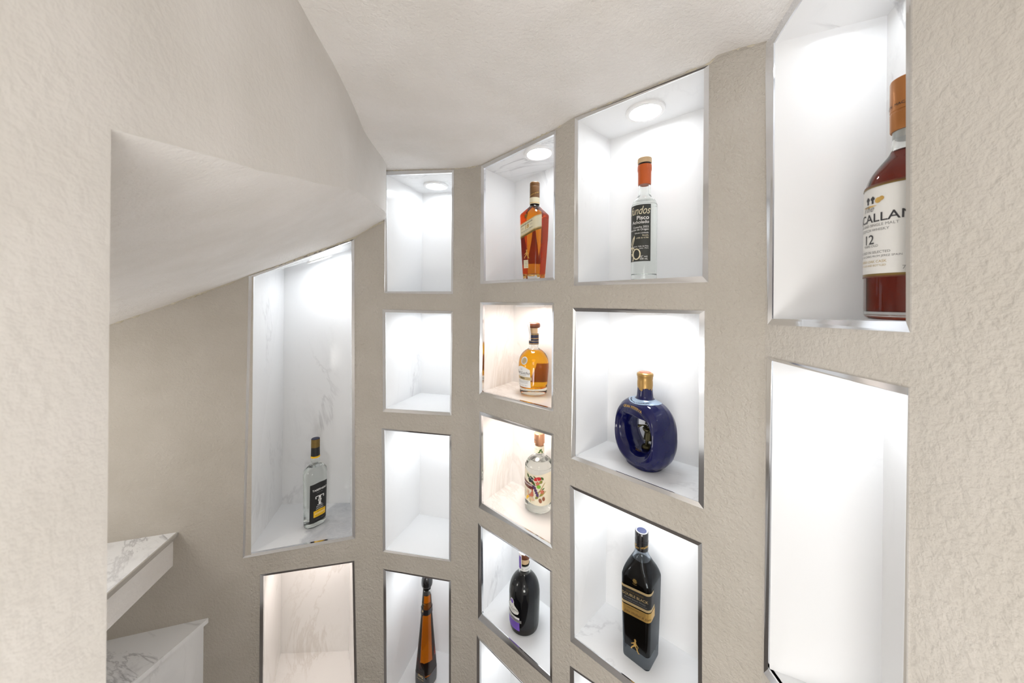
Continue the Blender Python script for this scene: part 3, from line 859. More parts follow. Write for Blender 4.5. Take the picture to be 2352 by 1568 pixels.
annulus(b, -.0125, .0610, .0080, .0115, .0026, M['cream'], lab, a0=-60, a1=110)
annulus(b, -.0105, .0480, .0080, .0100, .0026, M['cream'], lab, a0=-50, a1=100)
b.poly('leaf_emblem', [[(x-.0045, y) for x, y in ((-.006, .073), (-.008, .080), (-.003, .090), (.004, .098), (.0035, .090), (-.001, .078), (-.0045, .071), (-.006, .071), (-.0025, .080), (.0015, .0915), (-.0015, .0885), (-.0055, .0800))]], M['cream'], lab)

# ---- 4 round golden bottle
b = Bottle('rum_bottle', 'squat round golden bottle with navy collar, white label and silver medallion', '32', .1035, 1.592, 50)
prof = densify([R3(0, .036), R3(.0015, .0395), R3(.006, .0410), R3(.020, .0418), R3(.05, .0438), R3(.078, .0455), R3(.092, .0452), R3(.106, .0422), R3(.118, .0360), R3(.127, .0270), R3(.132, .0195), R3(.136, .0158), R3(.141, .0145), R3(.160, .0143)], 4)
b.body(prof, .0035, .0185, .1300, M['clear'], M['gold_liq'])
col = b.band('neck_collar', [R3(.1465, .0152), R3(.1785, .0150)], M['navy'])
for hh in (.1485, .1640, .1760): b.band('gold_ring', [R3(hh, .01535), R3(hh+.0012, .01535)], M['gold'], col)
cp = [R3(.14, .0152), R3(.18, .0152)]
for a_ in range(-2, 3): b.text('DON LUCHO', a_*.019, .1555, .0038, M['gold_pale'], col, prof=cp, off=.0004)
b.band('stopper_shank', [R3(.1785, .0115), R3(.196, .0112)], M['cork'])
b.band('stopper_top', densify([R3(.196, .0160), R3(.199, .0188), R3(.205, .0192), R3(.2095, .0180), R3(.212, .0140)], 2), M['wood_dark'])
sp = [R3(.15, .0158), R3(.18, .0160), R3(.196, .0192), R3(.206, .0198), R3(.22, .0198)]
b.patch('paper_seal', -.005, .0045, .158, .2115, M['white'], prof=sp, ns=4, nh=12, label='white paper duty seal strip')
lab = b.patch('front_label', -.0300, .0290, .0235, .0760, M['white'], ns=40, topf=lambda t: .009*math.sin(math.pi*t)**1.2, botf=lambda t: 0, label='white arched paper label')
b.text('Don Lucho', -.001, .0620, .0125, M['text_dark'], lab, shear=.45)
b.text('RON EXTRA PREMIUM', 0, .0573, .0032, M['text_grey'], lab)
b.text('PERÚ', 0, .0745, .0036, M['text_grey'], lab)
gs = b.patch('gold_strip', -.0300, .0330, .0455, .0545, M['gold_pale'], off=.0006, parent=lab, nh=1)
b.text('ORO', 0, .0478, .0070, M['text_dark'], gs, bold=.02, off=.001, sx=1.4)
for k_, tx in enumerate(('ELABORADO CON LOS MEJORES RONES', 'AÑEJADOS EN BARRICAS DE ROBLE', 'DESTILADO EN LA COSTA DEL PERÚ')):
    b.text(tx, 0, .0415-.0032*k_, .0026, M['text_grey'], lab)
b.text('40% vol.   L. Rojas   750 ml', 0, .0275, .0034, M['text_grey'], lab, shear=.3)
med = b.poly('medallion', [circle(.008, .1015, .0115, .0115, 28)], M['silver'], b.root, off=.0008, label='round silver medallion')
annulus(b, .008, .1015, .0112, .0112, .0014, M['white'], med, 'medallion_rim')
b.poly('medallion_relief', [circle(.008, .1015, .0065, .0075, 12)], M['gold_pale'], med, off=.0012)
b.text('42% VOL  PERÚ', .052, .0205, .0034, M['text_dark'], b.root)
b.patch('rear_label', .108, .178, .028, .080, M['backlabel'], ns=14)

# ---- 5 clear bottle with botanical label
b = Bottle('gin_bottle', 'clear round bottle with cream label of painted fruit, leaves and flowers', '33', .1335, 1.588, 40)
prof = densify([R3(0, .034), R3(.002, .0390), R3(.008, .0418), R3(.02, .0425), R3(.118, .0425), R3(.130, .0412), R3(.142, .0360), R3(.150, .0270), R3(.155, .0190), R3(.159, .0155), R3(.164, .0145), R3(.187, .0142)], 4)
b.body(prof, .0032, .017, .146, M['clear'], M['water'])
nk = b.band('neck_label', [R3(.1665, .0152), R3(.1865, .0149)], M['ivory'])
cp = [R3(.16, .0153), R3(.19, .0150)]
b.text('AMAZONIAN', -.006, .1775, .0036, M['text_grey'], nk, prof=cp, off=.0004)
b.poly('leaf_print', [leafp(.014, .176, .012, .003, .8), leafp(.019, .171, .010, .0025, 1.9), leafp(.010, .170, .009, .002, .3)], M['leaf'], nk, prof=cp, off=.0004)
cap = b.band('stopper', [R3(.1870, .0128), R3(.194, .0130), R3(.1945, .0160), R3(.214, .0165), R3(.2225, .0160), R3(.224, .0148)], mat('copper_stopper', (.50, .26, .15), .25, .7))
cp = [R3(.19, .0164), R3(.225, .0164)]
b.text('GIN', -.004, .2030, .0060, M['text_dark'], cap, prof=cp, off=.0006, bold=.01)
lab = b.patch('front_label', -.052, .080, .030, .118, M['ivory'], ns=60, topf=lambda t: .003*math.sin(9*t), botf=lambda t: .003*math.sin(7*t), label='cream label with painted botanicals')
b.poly('name_plaque', [[(-.034, .0930), (.0095, .0850), (.0145, .0780), (.0120, .0700), (-.034, .0730)]], M['maroon'], lab)
b.text('AMAZONIAN', -.0125, .0798, .0075, M['text_white'], lab, bold=.015, off=.0012, sx=.98)
b.text('GIN COMPANY', -.010, .0745, .0030, M['gold_pale'], lab, off=.0012)
clk = [0]
def cl(nm, pls, m, off=.0007):
    clk[0] += 1; b.poly(nm, pls, m, lab, off=off+.00012*clk[0])
cl('red_berries', [circle(x, y, .0034) for x, y in ((.018, .1015), (.0215, .1015), (.0198, .106), (.030, .1075), (.0325, .1045), (.0290, .1035), (.0265, .1070), (.0355, .107), (.004, .0955), (.010, .0915))], M['red'])
cl('green_leaf', [leafp(-.006, .108, .014, .0035, 2.1), leafp(.004, .105, .012, .0045, .2), leafp(.0135, .091, .019, .0036, 2.25), leafp(.039, .1065, .012, .0035, 2.3), leafp(.016, .109, .009, .0018, 2.3), leafp(.042, .076, .010, .002, .6)], M['leaf'])
cl('olive_leaf', [leafp(.035, .0965, .013, .0045, .9), leafp(.0375, .0610, .022, .0032, .78), leafp(.024, .0515, .014, .004, .8)], M['leaf2'])
cl('sugar_cane', [[(.021, .0560), (.0245, .0560), (.049, .0960), (.0455, .0930)], [(.036, .0570), (.038, .0555), (.051, .0690), (.050, .0700)]], mat('cane_print', (.42, .30, .05), .5))
cl('dark_grape', [circle(x, y, .0042) for x, y in ((0, .099), (.005, .101), (.002, .095), (.0075, .0965), (.0095, .1025))], M['slate'])
cl('pale_bloom', [circle(x, y, .0028) for x, y in ((.0035, .1042), (.009, .1005))], M['silver'])
cl('purple_grape', [circle(.013+.002*(i % 3)+.0010*i*.9, .083-.0021*i, .0026) for i in range(14)], M['grape'])
cl('orange_flower', [leafp(cx+.0035*math.cos(a), cy+.0035*math.sin(a), .0085, .0022, a) for cx, cy in ((.026, .0915), (.0385, .0685)) for a in (k_*1.257+.3 for k_ in range(5))], M['rose'])
cl('green_fruit', [circle(.029, .0830, .0058, .0055, 9)], M['lime'])
cl('brown_nut', [circle(.0335, .0425, .0044, .0068, 18, .3), circle(.0430, .0478, .0040, .0062, 18, .1)], mat('nut_print', (.30, .11, .05), .5))
cl('orange_root', [[(-.004, .053), (.004, .0575), (.008, .066), (.013, .0665), (.0145, .057), (.013, .0525), (.004, .051)], leafp(.010, .0705, .010, .0022, 2.2), leafp(-.004, .0635, .012, .0012, 2.2)], M['rose'])
cl('yellow_flower', [circle(-.0045, .0475, .0048, .0036, 9), leafp(-.0085, .042, .012, .003, 1.2)], M['yellow'])
cl('pale_orchid', [leafp(.0085, .045, .020, .0055, -.3), leafp(-.006, .057, .016, .003, 2.4)], mat('orchid_print', (.72, .52, .34), .5))
cl('brown_leaf', [leafp(.004, .040, .014, .0012, 1.9)], M['leaf2'])
for k_ in range(8): b.text('destilado botánico', -.022, .066-.0036*k_, .0028, M['text_grey'], lab)

# ---- 6 round black bottle with purple label
b = Bottle('liqueur_bottle', 'round black liqueur bottle with white teardrop label and purple label', '34', .0690, 1.560, 50)
prof = densify([R3(0, .036), R3(.0015, .0400), R3(.008, .0425), R3(.03, .0442), R3(.09, .0455), R3(.108, .0450), R3(.126, .0410), R3(.140, .0330), R3(.149, .0240), R3(.154, .0185), R3(.158, .0165), R3(.164, .0152), R3(.180, .0146)], 4)
b.body(prof, .0030, .020, .1555, M['clear'], M['coffee'])
b.band('base_glass', [R3(.003, .0365), R3(.0185, .0385)], M['smoke_dark'])
nk = b.band('neck_label', [R3(.1665, .0158), R3(.1790, .0154)], M['offwhite'])
cp = [R3(.16, .0159), R3(.18, .0156)]
for k_ in (-1, 0, 1): b.text('DON LUCHO', k_*.026, .1715, .0034, M['text_dark'], nk, prof=cp, off=.0004)
b.band('glass_lip', [R3(.1800, .0138), R3(.1840, .0145)], M['clear'])
b.band('stopper_shank', [R3(.184, .0128), R3(.199, .0130)], M['cork'])
b.band('stopper_top', [R3(.199, .0155), R3(.2005, .0163), R3(.2125, .0163), R3(.214, .0155)], M['wood_dark'])
b.band('stopper_seal', [R3(.2141, .0158), R3(.2150, .0150)], M['white'])
sp = [R3(.15, .0166), R3(.18, .0164), R3(.196, .0171), R3(.22, .0171)]
sl = b.patch('paper_seal', -.008, .0055, .168, .214, M['white'], prof=sp, ns=5, nh=12, label='white paper strip with purple print')
b.patch('purple_print', -.006, .003, .172, .208, M['purple'], prof=sp, ns=4, nh=8, off=.0007, parent=sl)
lab = b.poly('teardrop_label', [circle(.000, .092, .0075, .0085, 18), [(-.0065, .090), (.0065, .090), (.0095, .084), (.0200, .077), (.0240, .070), (.0210, .0635), (.0100, .0600), (-.004, .0595), (-.020, .0620), (-.024, .070), (-.018, .079), (-.0095, .085)]], M['offwhite'], b.root, off=.0006, label='white teardrop paper label')
b.poly('purple_seal', [circle(0, .0925, .0052, .006, 20)], M['purple'], lab, off=.0009)
b.text('Don Lucho', -.001, .0705, .0105, M['text_dark'], lab, shear=.45, off=.0009)
b.text('LICOR DE RON', 0, .0665, .0030, M['text_grey'], lab, off=.0009)
b.text('PERÚ', 0, .0628, .0030, M['text_grey'], lab, off=.0009)
lab = b.patch('lower_label', -.027, .0250, .0165, .0540, M['purple'], ns=24, label='purple lower label')
b.patch('white_band', -.027, .0250, .0490, .0545, M['offwhite'], off=.0006, parent=lab, nh=1)
b.patch('silver_strip', -.027, .0310, .0405, .0480, M['silver'], off=.0007, parent=lab, nh=1)
b.text('CAFÉ', -.006, .0422, .0060, M['text_dark'], lab, bold=.01, off=.0012)
b.text('RON Y CAFÉ', 0, .0508, .0034, M['text_dark'], lab, off=.0012)
for k_ in range(5): b.text('licor de café y ron del Perú', .004, .0365-.0034*k_, .0026, M['grape'], lab)

# ---- 7 tall tapered amber bottle
b = Bottle('tequila_bottle', 'tall tapered amber bottle with dark base, cut off by the bottom edge', '24', -.4520, 1.872, 40)
tq = lambda h, a, r: (h, a, a, r)
prof = densify([tq(0, .0270, .010), tq(.003, .0290, .011), tq(.03, .0300, .012), tq(.06, .0292, .013), (.14, .0246, .0246, .0150), (.22, .0196, .0196, .0150), (.29, .0156, .0156, .0130), (.335, .0136, .0136, .0128)], 5)
b.body(prof, .0026, .014, .312, M['clear'], M['honey_glass'], k=8)
bt = densify([tq(.0145, .0246, .008), tq(.03, .0266, .0095), tq(.045, .0264, .010)], 3)
base = b.patch('dark_base_coat', -.098, .098, .004, .050, M['black_gloss'], off=.0004, ns=64, nh=6, label='black glossy coating around the base')
b.text('DON JULIO', 0, .0560, .0068, M['black'], b.root, off=.0005, bold=.01)
b.text('1942', 0, .0425, .0130, M['gold_pale'], base, off=.0009, bold=.01)
b.text('TEQUILA AÑEJO', 0, .0350, .0042, M['gold_pale'], base, off=.0009)
b.text('RESERVA DE', 0, .0290, .0034, M['gold_dull'], base, off=.0009)
b.text('HECHO EN MÉXICO', 0, .0130, .0034, M['gold_pale'], base, off=.0009)
b.poly('agave_emblem', [leafp(.0016*math.cos(a), .0665+.0016*math.sin(a), .010, .0009, a) for a in (.5, 1.0, 1.57, 2.1, 2.6)], M['black'], b.root, off=.0006)
rb = b.patch('neck_ribbon', -.0065, .0000, .245, .335, M['slate'], ns=4, nh=14, off=.0007, label='dark green hanging ribbon')
b.text('DON JULIO', -.0032, .285, .0040, M['gold_pale'], rb, off=.0012)
tag = b.poly('round_tag', [circle(-.002, .262, .0062, .0062, 20)], M['leaf'], b.root, off=.0013, label='round green tag')
b.poly('tag_print', [circle(-.002, .262, .0034, .0040, 6)], M['gold_pale'], tag, off=.0017)
b.band('neck_band', [(.250, .0193, .0193, .0150), (.268, .0184, .0184, .0148)], M['black_gloss'])
b.band('stopper_collar', [R3(.335, .0150), R3(.341, .0155)], M['clear'])
b.band('stopper', densify([R3(.341, .0150), R3(.343, .0185), R3(.352, .0200), R3(.366, .0190), R3(.378, .0140), R3(.381, .0080)], 3), M['black_gloss'])

# ---- 8 square black bottle with gold bands
b = Bottle('scotch_bottle', 'square smoky black bottle with black label and two slanted gold bands', '43', .4720, 1.222, 23)
q = lambda h, a, r: (h, a, a, r)
prof = densify([q(0, .0295, .008), q(.002, .0310, .009), q(.02, .0315, .009), q(.10, .0335, .0095), q(.175, .0348, .010), q(.190, .0342, .0125), q(.204, .0305, .017), q(.217, .0245, .020), q(.228, .0185, .0175), q(.236, .0152, .0151), q(.242, .0140, .0139), q(.25, .0138, .0137)], 4)
b.body(prof, .0052, .026, .222, M['smoke'], M['smoke_dark'], k=7)
cap = b.band('screw_cap', [R3(.2440, .0148), R3(.2470, .0152), R3(.2480, .0150), R3(.262, .0150), R3(.2625, .0145), R3(.2635, .0145), R3(.264, .0152), R3(.266, .0152), R3(.2665, .0146), R3(.2680, .0146), R3(.2685, .0151), R3(.2820, .0150), R3(.2845, .0140)], M['black_gloss'])
ct = b.band('cap_top', [R3(.2846, .0132), R3(.2852, .0130)], M['silver'], cap)
b.band('cap_top_inner', [R3(.2852, .0108), R3(.2856, .0108)], M['navy'], ct)
cp = [R3(.24, .0151), R3(.29, .0151)]
b.text('John Walker', .006, .2500, .0070, M['gold'], cap, shear=.4, slope=.25, prof=cp, off=.0005, bold=.01)
b.text('& Sons', -.016, .2560, .0070, M['gold'], cap, shear=.4, slope=.25, prof=cp, off=.0005, bold=.01)
SL = .15
lab = b.patch('front_label', -.0345, .0520, .131, .170, M['label_black'], slope=SL, ns=50, label='slanted black label between thin gold bands')
b.patch('gold_band', -.0345, .0470, .1655, .1705, M['gold_pale'], off=.0006, slope=SL, parent=lab, ns=50, nh=1)
b.patch('gold_band', -.0345, .0540, .1290, .1345, M['gold_pale'], off=.0006, slope=SL, parent=lab, ns=50, nh=1)
low_ = b.patch('lower_band', -.0345, .0560, .1060, .1265, M['gold'], off=.0005, slope=SL, ns=50, label='wide gold band with script')
b.text('JOHNNIE WALKER', 0, .1575, .0050, M['gold_dull'], lab, slope=SL)
b.text('DOUBLE BLACK', 0, .1490, .0084, M['gold_pale'], lab, slope=SL, bold=.004)
b.text('Blended Scotch Whisky', 0, .1425, .0052, M['text_grey'], lab, slope=SL, shear=.3)
b.text('DISTILLED, BLENDED AND BOTTLED IN SCOTLAND', 0, .1378, .0024, M['text_grey'], lab, slope=SL)
b.text('John Walker & Sons', .006, .1105, .0075, M['brown_cap'], low_, slope=SL, shear=.45)
b.text('MADE IN SCOTLAND', -.004, .1210, .0028, M['brown_cap'], low_, slope=SL)
b.poly('gold_emblem', strider(.0, .030, .024), M['gold'], b.root, off=.0005)
b.poly('gold_emblem', crest(0, .187, .0055), M['gold_dull'], b.root, off=.0005)

# ---- 9 blue porcelain bottle with a round hole
b = Bottle('porcelain_bottle', 'cobalt blue porcelain bottle with round hole through it and gold wax top', '42', .4790, 1.222, 45)
bm = bmesh.new()
cz, NA = .0765, 72
rim = [(.0555, -.0345), (.0600, -.0385), (.0665, -.0350), (.0735, -.0240), (.0775, -.0080), (.0775, .0080), (.0735, .0240), (.0665, .0350), (.0600, .0385), (.0555, .0345), (.0490, .0300), (.0425, .0180), (.0405, 0), (.0425, -.0180), (.0490, -.0300)]
rows = []
for i in range(NA):
    a = 2*math.pi*i/NA; ca, sa = math.cos(a), math.sin(a)
    row = []
    for r_, y_ in rim:
        if r_ > .056:
            k_ = (r_-.056)/.0215
            r2 = r_*(1-.19*k_*abs(ca)**2.6+.12*k_*(2*sa*ca)**2)
        else: r2 = r_
        zz = cz+r2*sa; 
        row.append(bm.verts.new((r2*ca, y_*(1+.10*max(0, -sa)), max(.003, zz))))
    rows.append(row)
for i in range(NA):
    p_, q_ = rows[i], rows[(i+1) % NA]
    for j in range(len(rim)): bm.faces.new((p_[j], q_[j], q_[(j+1) % len(rim)], p_[(j+1) % len(rim)]))
loft(bm, [(0, .040, .032, .031), (.003, .043, .035, .034), (.012, .044, .036, .035), (.022, .040, .033, .031)], 8)
loft(bm, densify([(.116, .058, .036, .035), (.130, .050, .035, .034), (.143, .036, .031, .030), (.150, .0260, .0250, .0249), (.156, .0195, .0195, .0194), (.163, .0178, .0178, .0177), (.190, .0158, .0158, .0157)], 3), 8)
bmesh.ops.recalc_face_normals(bm, faces=bm.faces)
body = b.add('porcelain_body', bm, M['blue'], None, None)
md = body.modifiers.new('r', 'REMESH'); md.mode = 'VOXEL'; md.voxel_size = .0016; md.use_smooth_shade = True
md = body.modifiers.new('s', 'SMOOTH'); md.factor = .5; md.iterations = 10
dg = bpy.context.evaluated_depsgraph_get(); ev = body.evaluated_get(dg); me = bpy.data.meshes.new_from_object(ev)
body.modifiers.clear(); body.data = me
if not me.materials: me.materials.append(M['blue'])
for p_ in me.polygons: p_.use_smooth = True
bvh = BVHTree.FromPolygons([v.co for v in me.vertices], [p_.vertices[:] for p_ in me.polygons])
def project(bm, fn, off=.0006):
    for _ in range(3):
        es = [e for e in bm.edges if e.calc_length() > .004]
        if es: bmesh.ops.subdivide_edges(bm, edges=es, cuts=1); bmesh.ops.triangulate(bm, faces=bm.faces)
    for f in bm.faces:
        f.normal_update()
        if f.normal.z < 0: f.normal_flip()
    for v in bm.verts:
        o_, d_ = fn(v.co.x, v.co.y)
        hit, nn, _, _ = bvh.ray_cast(o_, d_)
        if hit is not None: v.co = hit+nn*off
        else: v.co = o_+d_*.9
def from_axis(h0, r=.02):
    def fn(x, y):
        an = x/.047; d_ = Vector((math.sin(an), -math.cos(an), 0)); return Vector((0, 0, h0+y))+d_*.2, -d_
    return fn
bm = text_bm('GRAN RESERVA', .0078, 'CENTER', 0, .012, 1.12)
for v in bm.verts: v.co.y -= .0016*(v.co.x/.02)**2
def fr(x, y): return Vector((x*.93, -.3, .1345+y)), Vector((0, 1, 0))
project(bm, fr); b.add('gold_lettering', bm, M['gold'], None, None, False)
# pale printed ring round the foot of the neck
bm = bmesh.new(); n_ = 72; g = []
for j in range(6):
    g.append([bm.verts.new((0, 0, 0)) for i in range(n_)])
    for i in range(n_):
        a = 2*math.pi*i/n_; d_ = Vector((math.cos(a), math.sin(a), 0))
        r0 = .0215+.0175*j/5
        hit, nn, _, _ = bvh.ray_cast(Vector((d_.x*r0, d_.y*min(r0, .0215+.0105*j/5), .3)), Vector((0, 0, -1)))
        g[j][i].co = (hit+nn*.0005) if hit is not None else Vector((0, 0, .15))
for j in range(5):
    for i in range(n_): bm.faces.new((g[j][i], g[j][(i+1) % n_], g[j+1][(i+1) % n_], g[j+1][i]))
rg_ = b.add('neck_ring_print', bm, M['pale_blue'], None, None)
bm = text_bm('PREMIUM RESERVE', .0080, 'CENTER', 0, .01)
def top(x, y):
    a = x/.031-math.pi/2; r0 = .0265+y; return Vector((math.cos(a)*r0, math.sin(a)*min(r0, .030), .3)), Vector((0, 0, -1))
for v in bm.verts: v.co.y = .0075-v.co.y
for f in bm.faces: f.normal_flip()
project(bm, top, .0009); b.add('ring_lettering', bm, M['navy'], rg_, None, False)
wx = bmesh.new()
rr_ = random.Random(3); rgs = []
for j, (h, r) in enumerate([(.180, .0168), (.186, .0172), (.194, .0170), (.197, .0166), (.200, .0171), (.2045, .0173), (.2060, .0180), (.2090, .0184), (.2120, .0178), (.2140, .0150)]):
    rgs.append([wx.verts.new((r*math.cos(2*math.pi*i/48), r*math.sin(2*math.pi*i/48), h-(0 if j else .006*max(0, math.sin(i*.9)*math.sin(i*.37+1))+.010*(1 if i in (20, 21, 38, 39) else 0)))) for i in range(48)])
for p_, q_ in zip(rgs, rgs[1:]):
    for i in range(48): wx.faces.new((p_[i], p_[(i+1) % 48], q_[(i+1) % 48], q_[i]))
wx.faces.new(rgs[-1]); wx.faces.new(rgs[0][::-1])
b.add('wax_seal', wx, M['wax'], None, .5, True, 'dripping gold wax over the mouth')
bm = bmesh.new(); bmesh.ops.create_cone(bm, cap_ends=True, segments=24, radius1=.0125, radius2=.012, depth=.0012, matrix=Matrix.Translation((0, 0, .2146)))
b.add('wax_stamp', bm, M['rose'], None, .5)
# bronze musician inside the hole
def skin(name, verts, edges, radii, m, par, mat_, sub=2):
    me = bpy.data.meshes.new(name); me.from_pydata(verts, edges, []); o = bpy.data.objects.new(name, me); C.objects.link(o)
    md = o.modifiers.new('k', 'SKIN'); md.use_smooth_shade = True
    for i, r in enumerate(radii): me.skin_vertices[0].data[i].radius = (r, r)
    me.skin_vertices[0].data[0].use_root = True
    sb = o.modifiers.new('s', 'SUBSURF'); sb.levels = sb.render_levels = sub
    dg = bpy.context.evaluated_depsgraph_get(); m2 = bpy.data.meshes.new_from_object(o.evaluated_get(dg))
    o.modifiers.clear(); o.data = m2; m2.materials.clear(); m2.materials.append(m); o.parent = par; o.matrix_local = mat_
    for p_ in m2.polygons: p_.use_smooth = True
    return o
V = [(0, 0, .034), (0, 0, .044), (0, 0, .052), (0, -.001, .058), (0, -.003, .064),
     (.009, -.002, .050), (.012, -.010, .052), (.006, -.015, .058), (-.009, -.002, .050), (-.012, -.010, .052), (-.004, -.017, .059),
     (.004, -.006, .030), (.005, -.006, .016), (.005, -.009, .006), (-.004, -.004, .030), (-.006, -.008, .016), (-.006, -.011, .006)]
E = [(0, 1), (1, 2), (2, 3), (3, 4), (2, 5), (5, 6), (6, 7), (2, 8), (8, 9), (9, 10), (0, 11), (11, 12), (12, 13), (0, 14), (14, 15), (15, 16)]
Rr = [.0115, .0110, .0100, .0060, .0085, .0060, .0048, .0034, .0060, .0048, .0034, .0052, .0042, .0036, .0052, .0042, .0036]
T = Matrix.Translation((.006, .010, .0365)) @ Matrix.Rotation(math.radians(-60), 4, 'Z') @ Matrix.Scale(.86, 4)
fig = skin('figurine', V, E, Rr, M['bronze'], b.root, T); fig['label'] = 'small dark bronze figure blowing a horn'
def tube(bm, p, q, r0, r1, n=14):
    p, q = Vector(p), Vector(q); d = (q-p); rot = d.to_track_quat('Z', 'Y').to_matrix().to_4x4()
    bmesh.ops.create_cone(bm, cap_ends=True, segments=n, radius1=r0, radius2=r1, depth=d.length, matrix=Matrix.Translation((p+q)/2) @ rot)
bm = bmesh.new(); tube(bm, (0, -.008, .0625), (0, -.020, .0600), .0014, .0016); tube(bm, (0, -.020, .0600), (0, -.030, .0555), .0016, .0045)
hn = lobj('horn', bm, M['bronze'], fig, .6)
bm = bmesh.new(); bmesh.ops.create_uvsphere(bm, u_segments=20, v_segments=12, radius=1, matrix=Matrix.Translation((0, -.006, .004)) @ Matrix.Diagonal((.014, .015, .0095, 1)))
lobj('figure_base', bm, M['bronze'], fig, 3)
bm = bmesh.new(); bmesh.ops.create_cone(bm, cap_ends=True, segments=24, radius1=.0100, radius2=.0075, depth=.0035, matrix=Matrix.Translation((0, -.003, .0695)))
lobj('hat', bm, M['bronze'], fig, .6)
bm = bmesh.new(); bmesh.ops.create_cone(bm, cap_ends=True, segments=20, radius1=.0150, radius2=.0115, depth=.020, matrix=Matrix.Translation((0, -.001, .036)))
lobj('cloak', bm, M['bronze'], fig, .6)
bm = text_bm('Sabor', .010, 'CENTER', .5, .01)
for f in bm.faces:
    f.normal_update()
    if f.normal.z < 0: f.normal_flip()
bm.transform(Matrix.Translation((-.006, -.020, .0345)) @ Matrix.Rotation(.35, 4, 'X')); b.add('gold_signature', bm, M['gold'], None, None, False)

# ---- 10 big red-brown whisky bottle at right
b = Bottle('single_malt_bottle', 'tall red-brown whisky bottle with white label, half hidden at the right niche edge', '51', .7490, .645, 66, h=-.0305)
prof = densify([R3(0, .0330), R3(.0015, .0365), R3(.006, .0383), R3(.02, .0388), R3(.150, .0388), R3(.166, .0380), R3(.180, .0340), R3(.192, .0270), R3(.201, .0205), R3(.207, .0172), R3(.213, .0158), R3(.222, .0150), R3(.250, .0146)], 4)
b.body(prof, .0028, .0095, .2085, M['clear'], M['red_liq'])
cap = b.band('capsule', [R3(.233, .0163), R3(.234, .0168), R3(.255, .0170), R3(.2555, .0164), R3(.2575, .0164), R3(.258, .0170), R3(.294, .0171), R3(.2965, .0165), R3(.2975, .015)], M['copper_cap'], label='copper coloured capsule')
b.band('capsule_neck', [R3(.224, .0135), R3(.233, .0140)], M['silver'])
cp = [R3(.22, .0171), R3(.30, .0171)]
for k_ in (0, 1, 2): b.text('MACALLAN', -.010+.028*k_, .2625, .0048, M['text_dark'], cap, prof=cp, off=.0004)
st = b.patch('green_sticker', .022, .034, .236, .252, M['lime'], prof=cp, ns=6, nh=3, off=.0007, parent=cap)
lab = b.patch('front_label', -.055, .066, .0545, .1655, M['offwhite'], ns=60, label='white label edged in gold and dark brown')
b.patch('label_border', -.055, .066, .1635, .1665, M['gold_dull'], off=.0006, parent=lab, ns=60, nh=1)
b.patch('label_border', -.055, .066, .1655, .1675, M['wood_dark'], off=.0008, parent=lab, ns=60, nh=1)
b.patch('label_border', -.055, .066, .0535, .0565, M['gold_dull'], off=.0006, parent=lab, ns=60, nh=1)
b.patch('label_border', -.055, .066, .0520, .0538, M['wood_dark'], off=.0008, parent=lab, ns=60, nh=1)
b.text('The', .004, .1340, .0110, M['text_grey'], lab, shear=.4)
b.text('MACALLAN', .009, .1205, .0150, M['text_dark'], lab, bold=.008, sx=1.06)
b.text('HIGHLAND SINGLE MALT', .010, .1148, .0048, M['text_grey'], lab)
b.text('SCOTCH WHISKY', .010, .1090, .0048, M['text_grey'], lab)
b.text('12', .006, .0935, .0165, M['text_dark'], lab, bold=.004)
b.text('YEARS OLD', .008, .0895, .0042, M['text_grey'], lab)
b.text('MATURED IN SELECTED', .008, .0815, .0042, M['text_grey'], lab)
b.text('SHERRY OAK CASKS FROM JEREZ SPAIN', .010, .0768, .0034, M['text_grey'], lab)
b.text('SHERRY OAK CASK', .008, .0700, .0044, M['gold_pale'], lab)
b.text('DISTILLED AND BOTTLED', .008, .0655, .0032, M['gold_pale'], lab)
b.text('750 ml', .057, .0605, .0062, M['text_grey'], lab, 'RIGHT')
b.poly('house_emblem', [rect(.002, .148, .007, .150), rect(.0032, .1435, .0058, .148), rect(.009, .148, .014, .150), rect(.0102, .1435, .0128, .148), [(.0015, .1500), (.0045, .1530), (.0075, .1500)], [(.0085, .1500), (.0115, .1530), (.0145, .1500)]], M['text_dark'], lab)
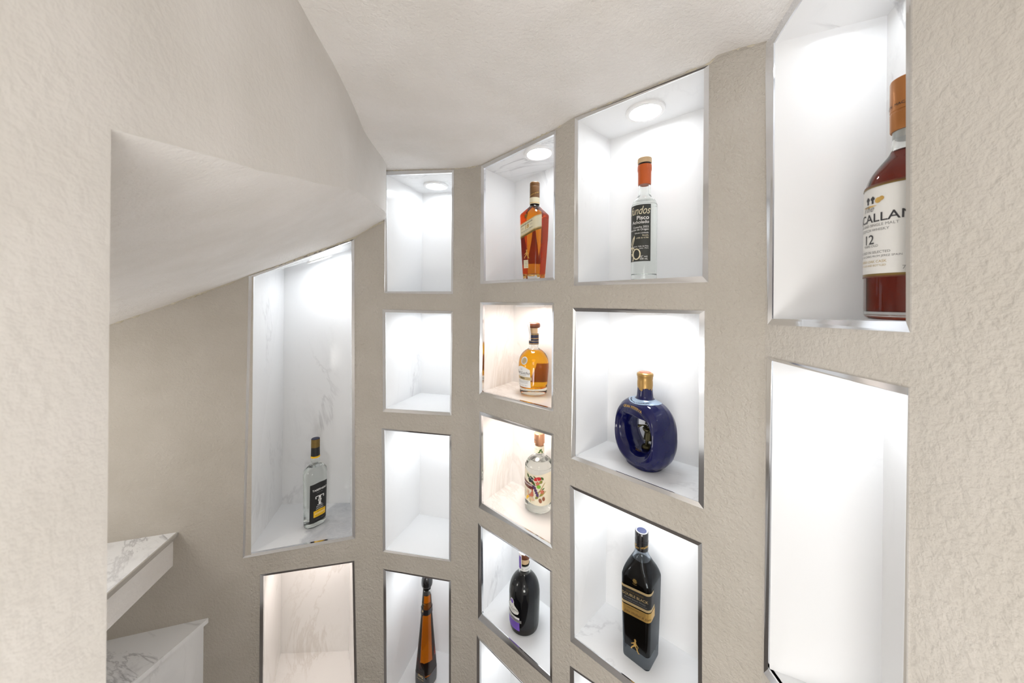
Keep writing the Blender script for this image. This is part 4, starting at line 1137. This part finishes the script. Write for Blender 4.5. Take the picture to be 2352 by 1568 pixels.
b.poly('wheat_emblem', [circle(.018, .1465, .0035), circle(.0215, .1480, .0028), leafp(.006, .1405, .022, .0012, 0)], M['gold'], lab)

# ------------------------------------------------------------------ camera, light, world
cam = bpy.data.cameras.new('camera'); co = bpy.data.objects.new('camera', cam); C.objects.link(co)
cam.sensor_fit = 'HORIZONTAL'; cam.sensor_width = 36; cam.lens = 36*F/2352
cam.shift_y = -(784-690)/2352
cam.clip_start = .02
co.matrix_world = Matrix.Translation((0, 0, CH)) @ Matrix.Rotation(math.pi/2, 4, 'X') @ Matrix.Rotation(TH, 4, 'Z')
cam.dof.use_dof = True; cam.dof.focus_distance = .85; cam.dof.aperture_fstop = 7.0
sc.camera = co

w = bpy.data.worlds.new('room'); sc.world = w; w.use_nodes = True
bg = w.node_tree.nodes['Background']; bg.inputs[0].default_value = (1.0, .97, .93, 1); bg.inputs[1].default_value = .90

pl = bpy.data.lights.new('camera_fill', 'POINT'); pl.energy = 4.0; pl.shadow_soft_size = .16; pl.color = (1.0, .975, .95)  # unseen fill added behind the camera to brighten near walls and ceiling
po = bpy.data.objects.new('camera_fill', pl); C.objects.link(po); po.location = (-.06, -.28, CH+.02)

pl = bpy.data.lights.new('low_fill', 'POINT'); pl.energy = 13.0; pl.shadow_soft_size = .16; pl.color = (1.0, .975, .95)  # second added fill, unseen and low, lifts the soffit and steps
po = bpy.data.objects.new('low_fill', pl); C.objects.link(po); po.location = (-.02, -.25, CH-.62)
pl = bpy.data.lights.new('nook_fill', 'POINT'); pl.energy = 3.6; pl.shadow_soft_size = .12; pl.color = (1.0, .96, .92)  # unseen fill added behind the near wall for the dark left nook
po = bpy.data.objects.new('nook_fill', pl); C.objects.link(po); po.location = (-1.12, .55, CH-.36)
sc.view_settings.view_transform = 'Standard'; sc.view_settings.look = 'None'
sc.view_settings.exposure = 0.0; sc.view_settings.gamma = 1.0; sc.view_settings.use_curve_mapping = False
sc.cycles.max_bounces = 16; sc.cycles.transmission_bounces = 16; sc.cycles.diffuse_bounces = 6; sc.cycles.glossy_bounces = 6
sc.cycles.sample_clamp_indirect = 6
sc.cycles.use_denoising = True
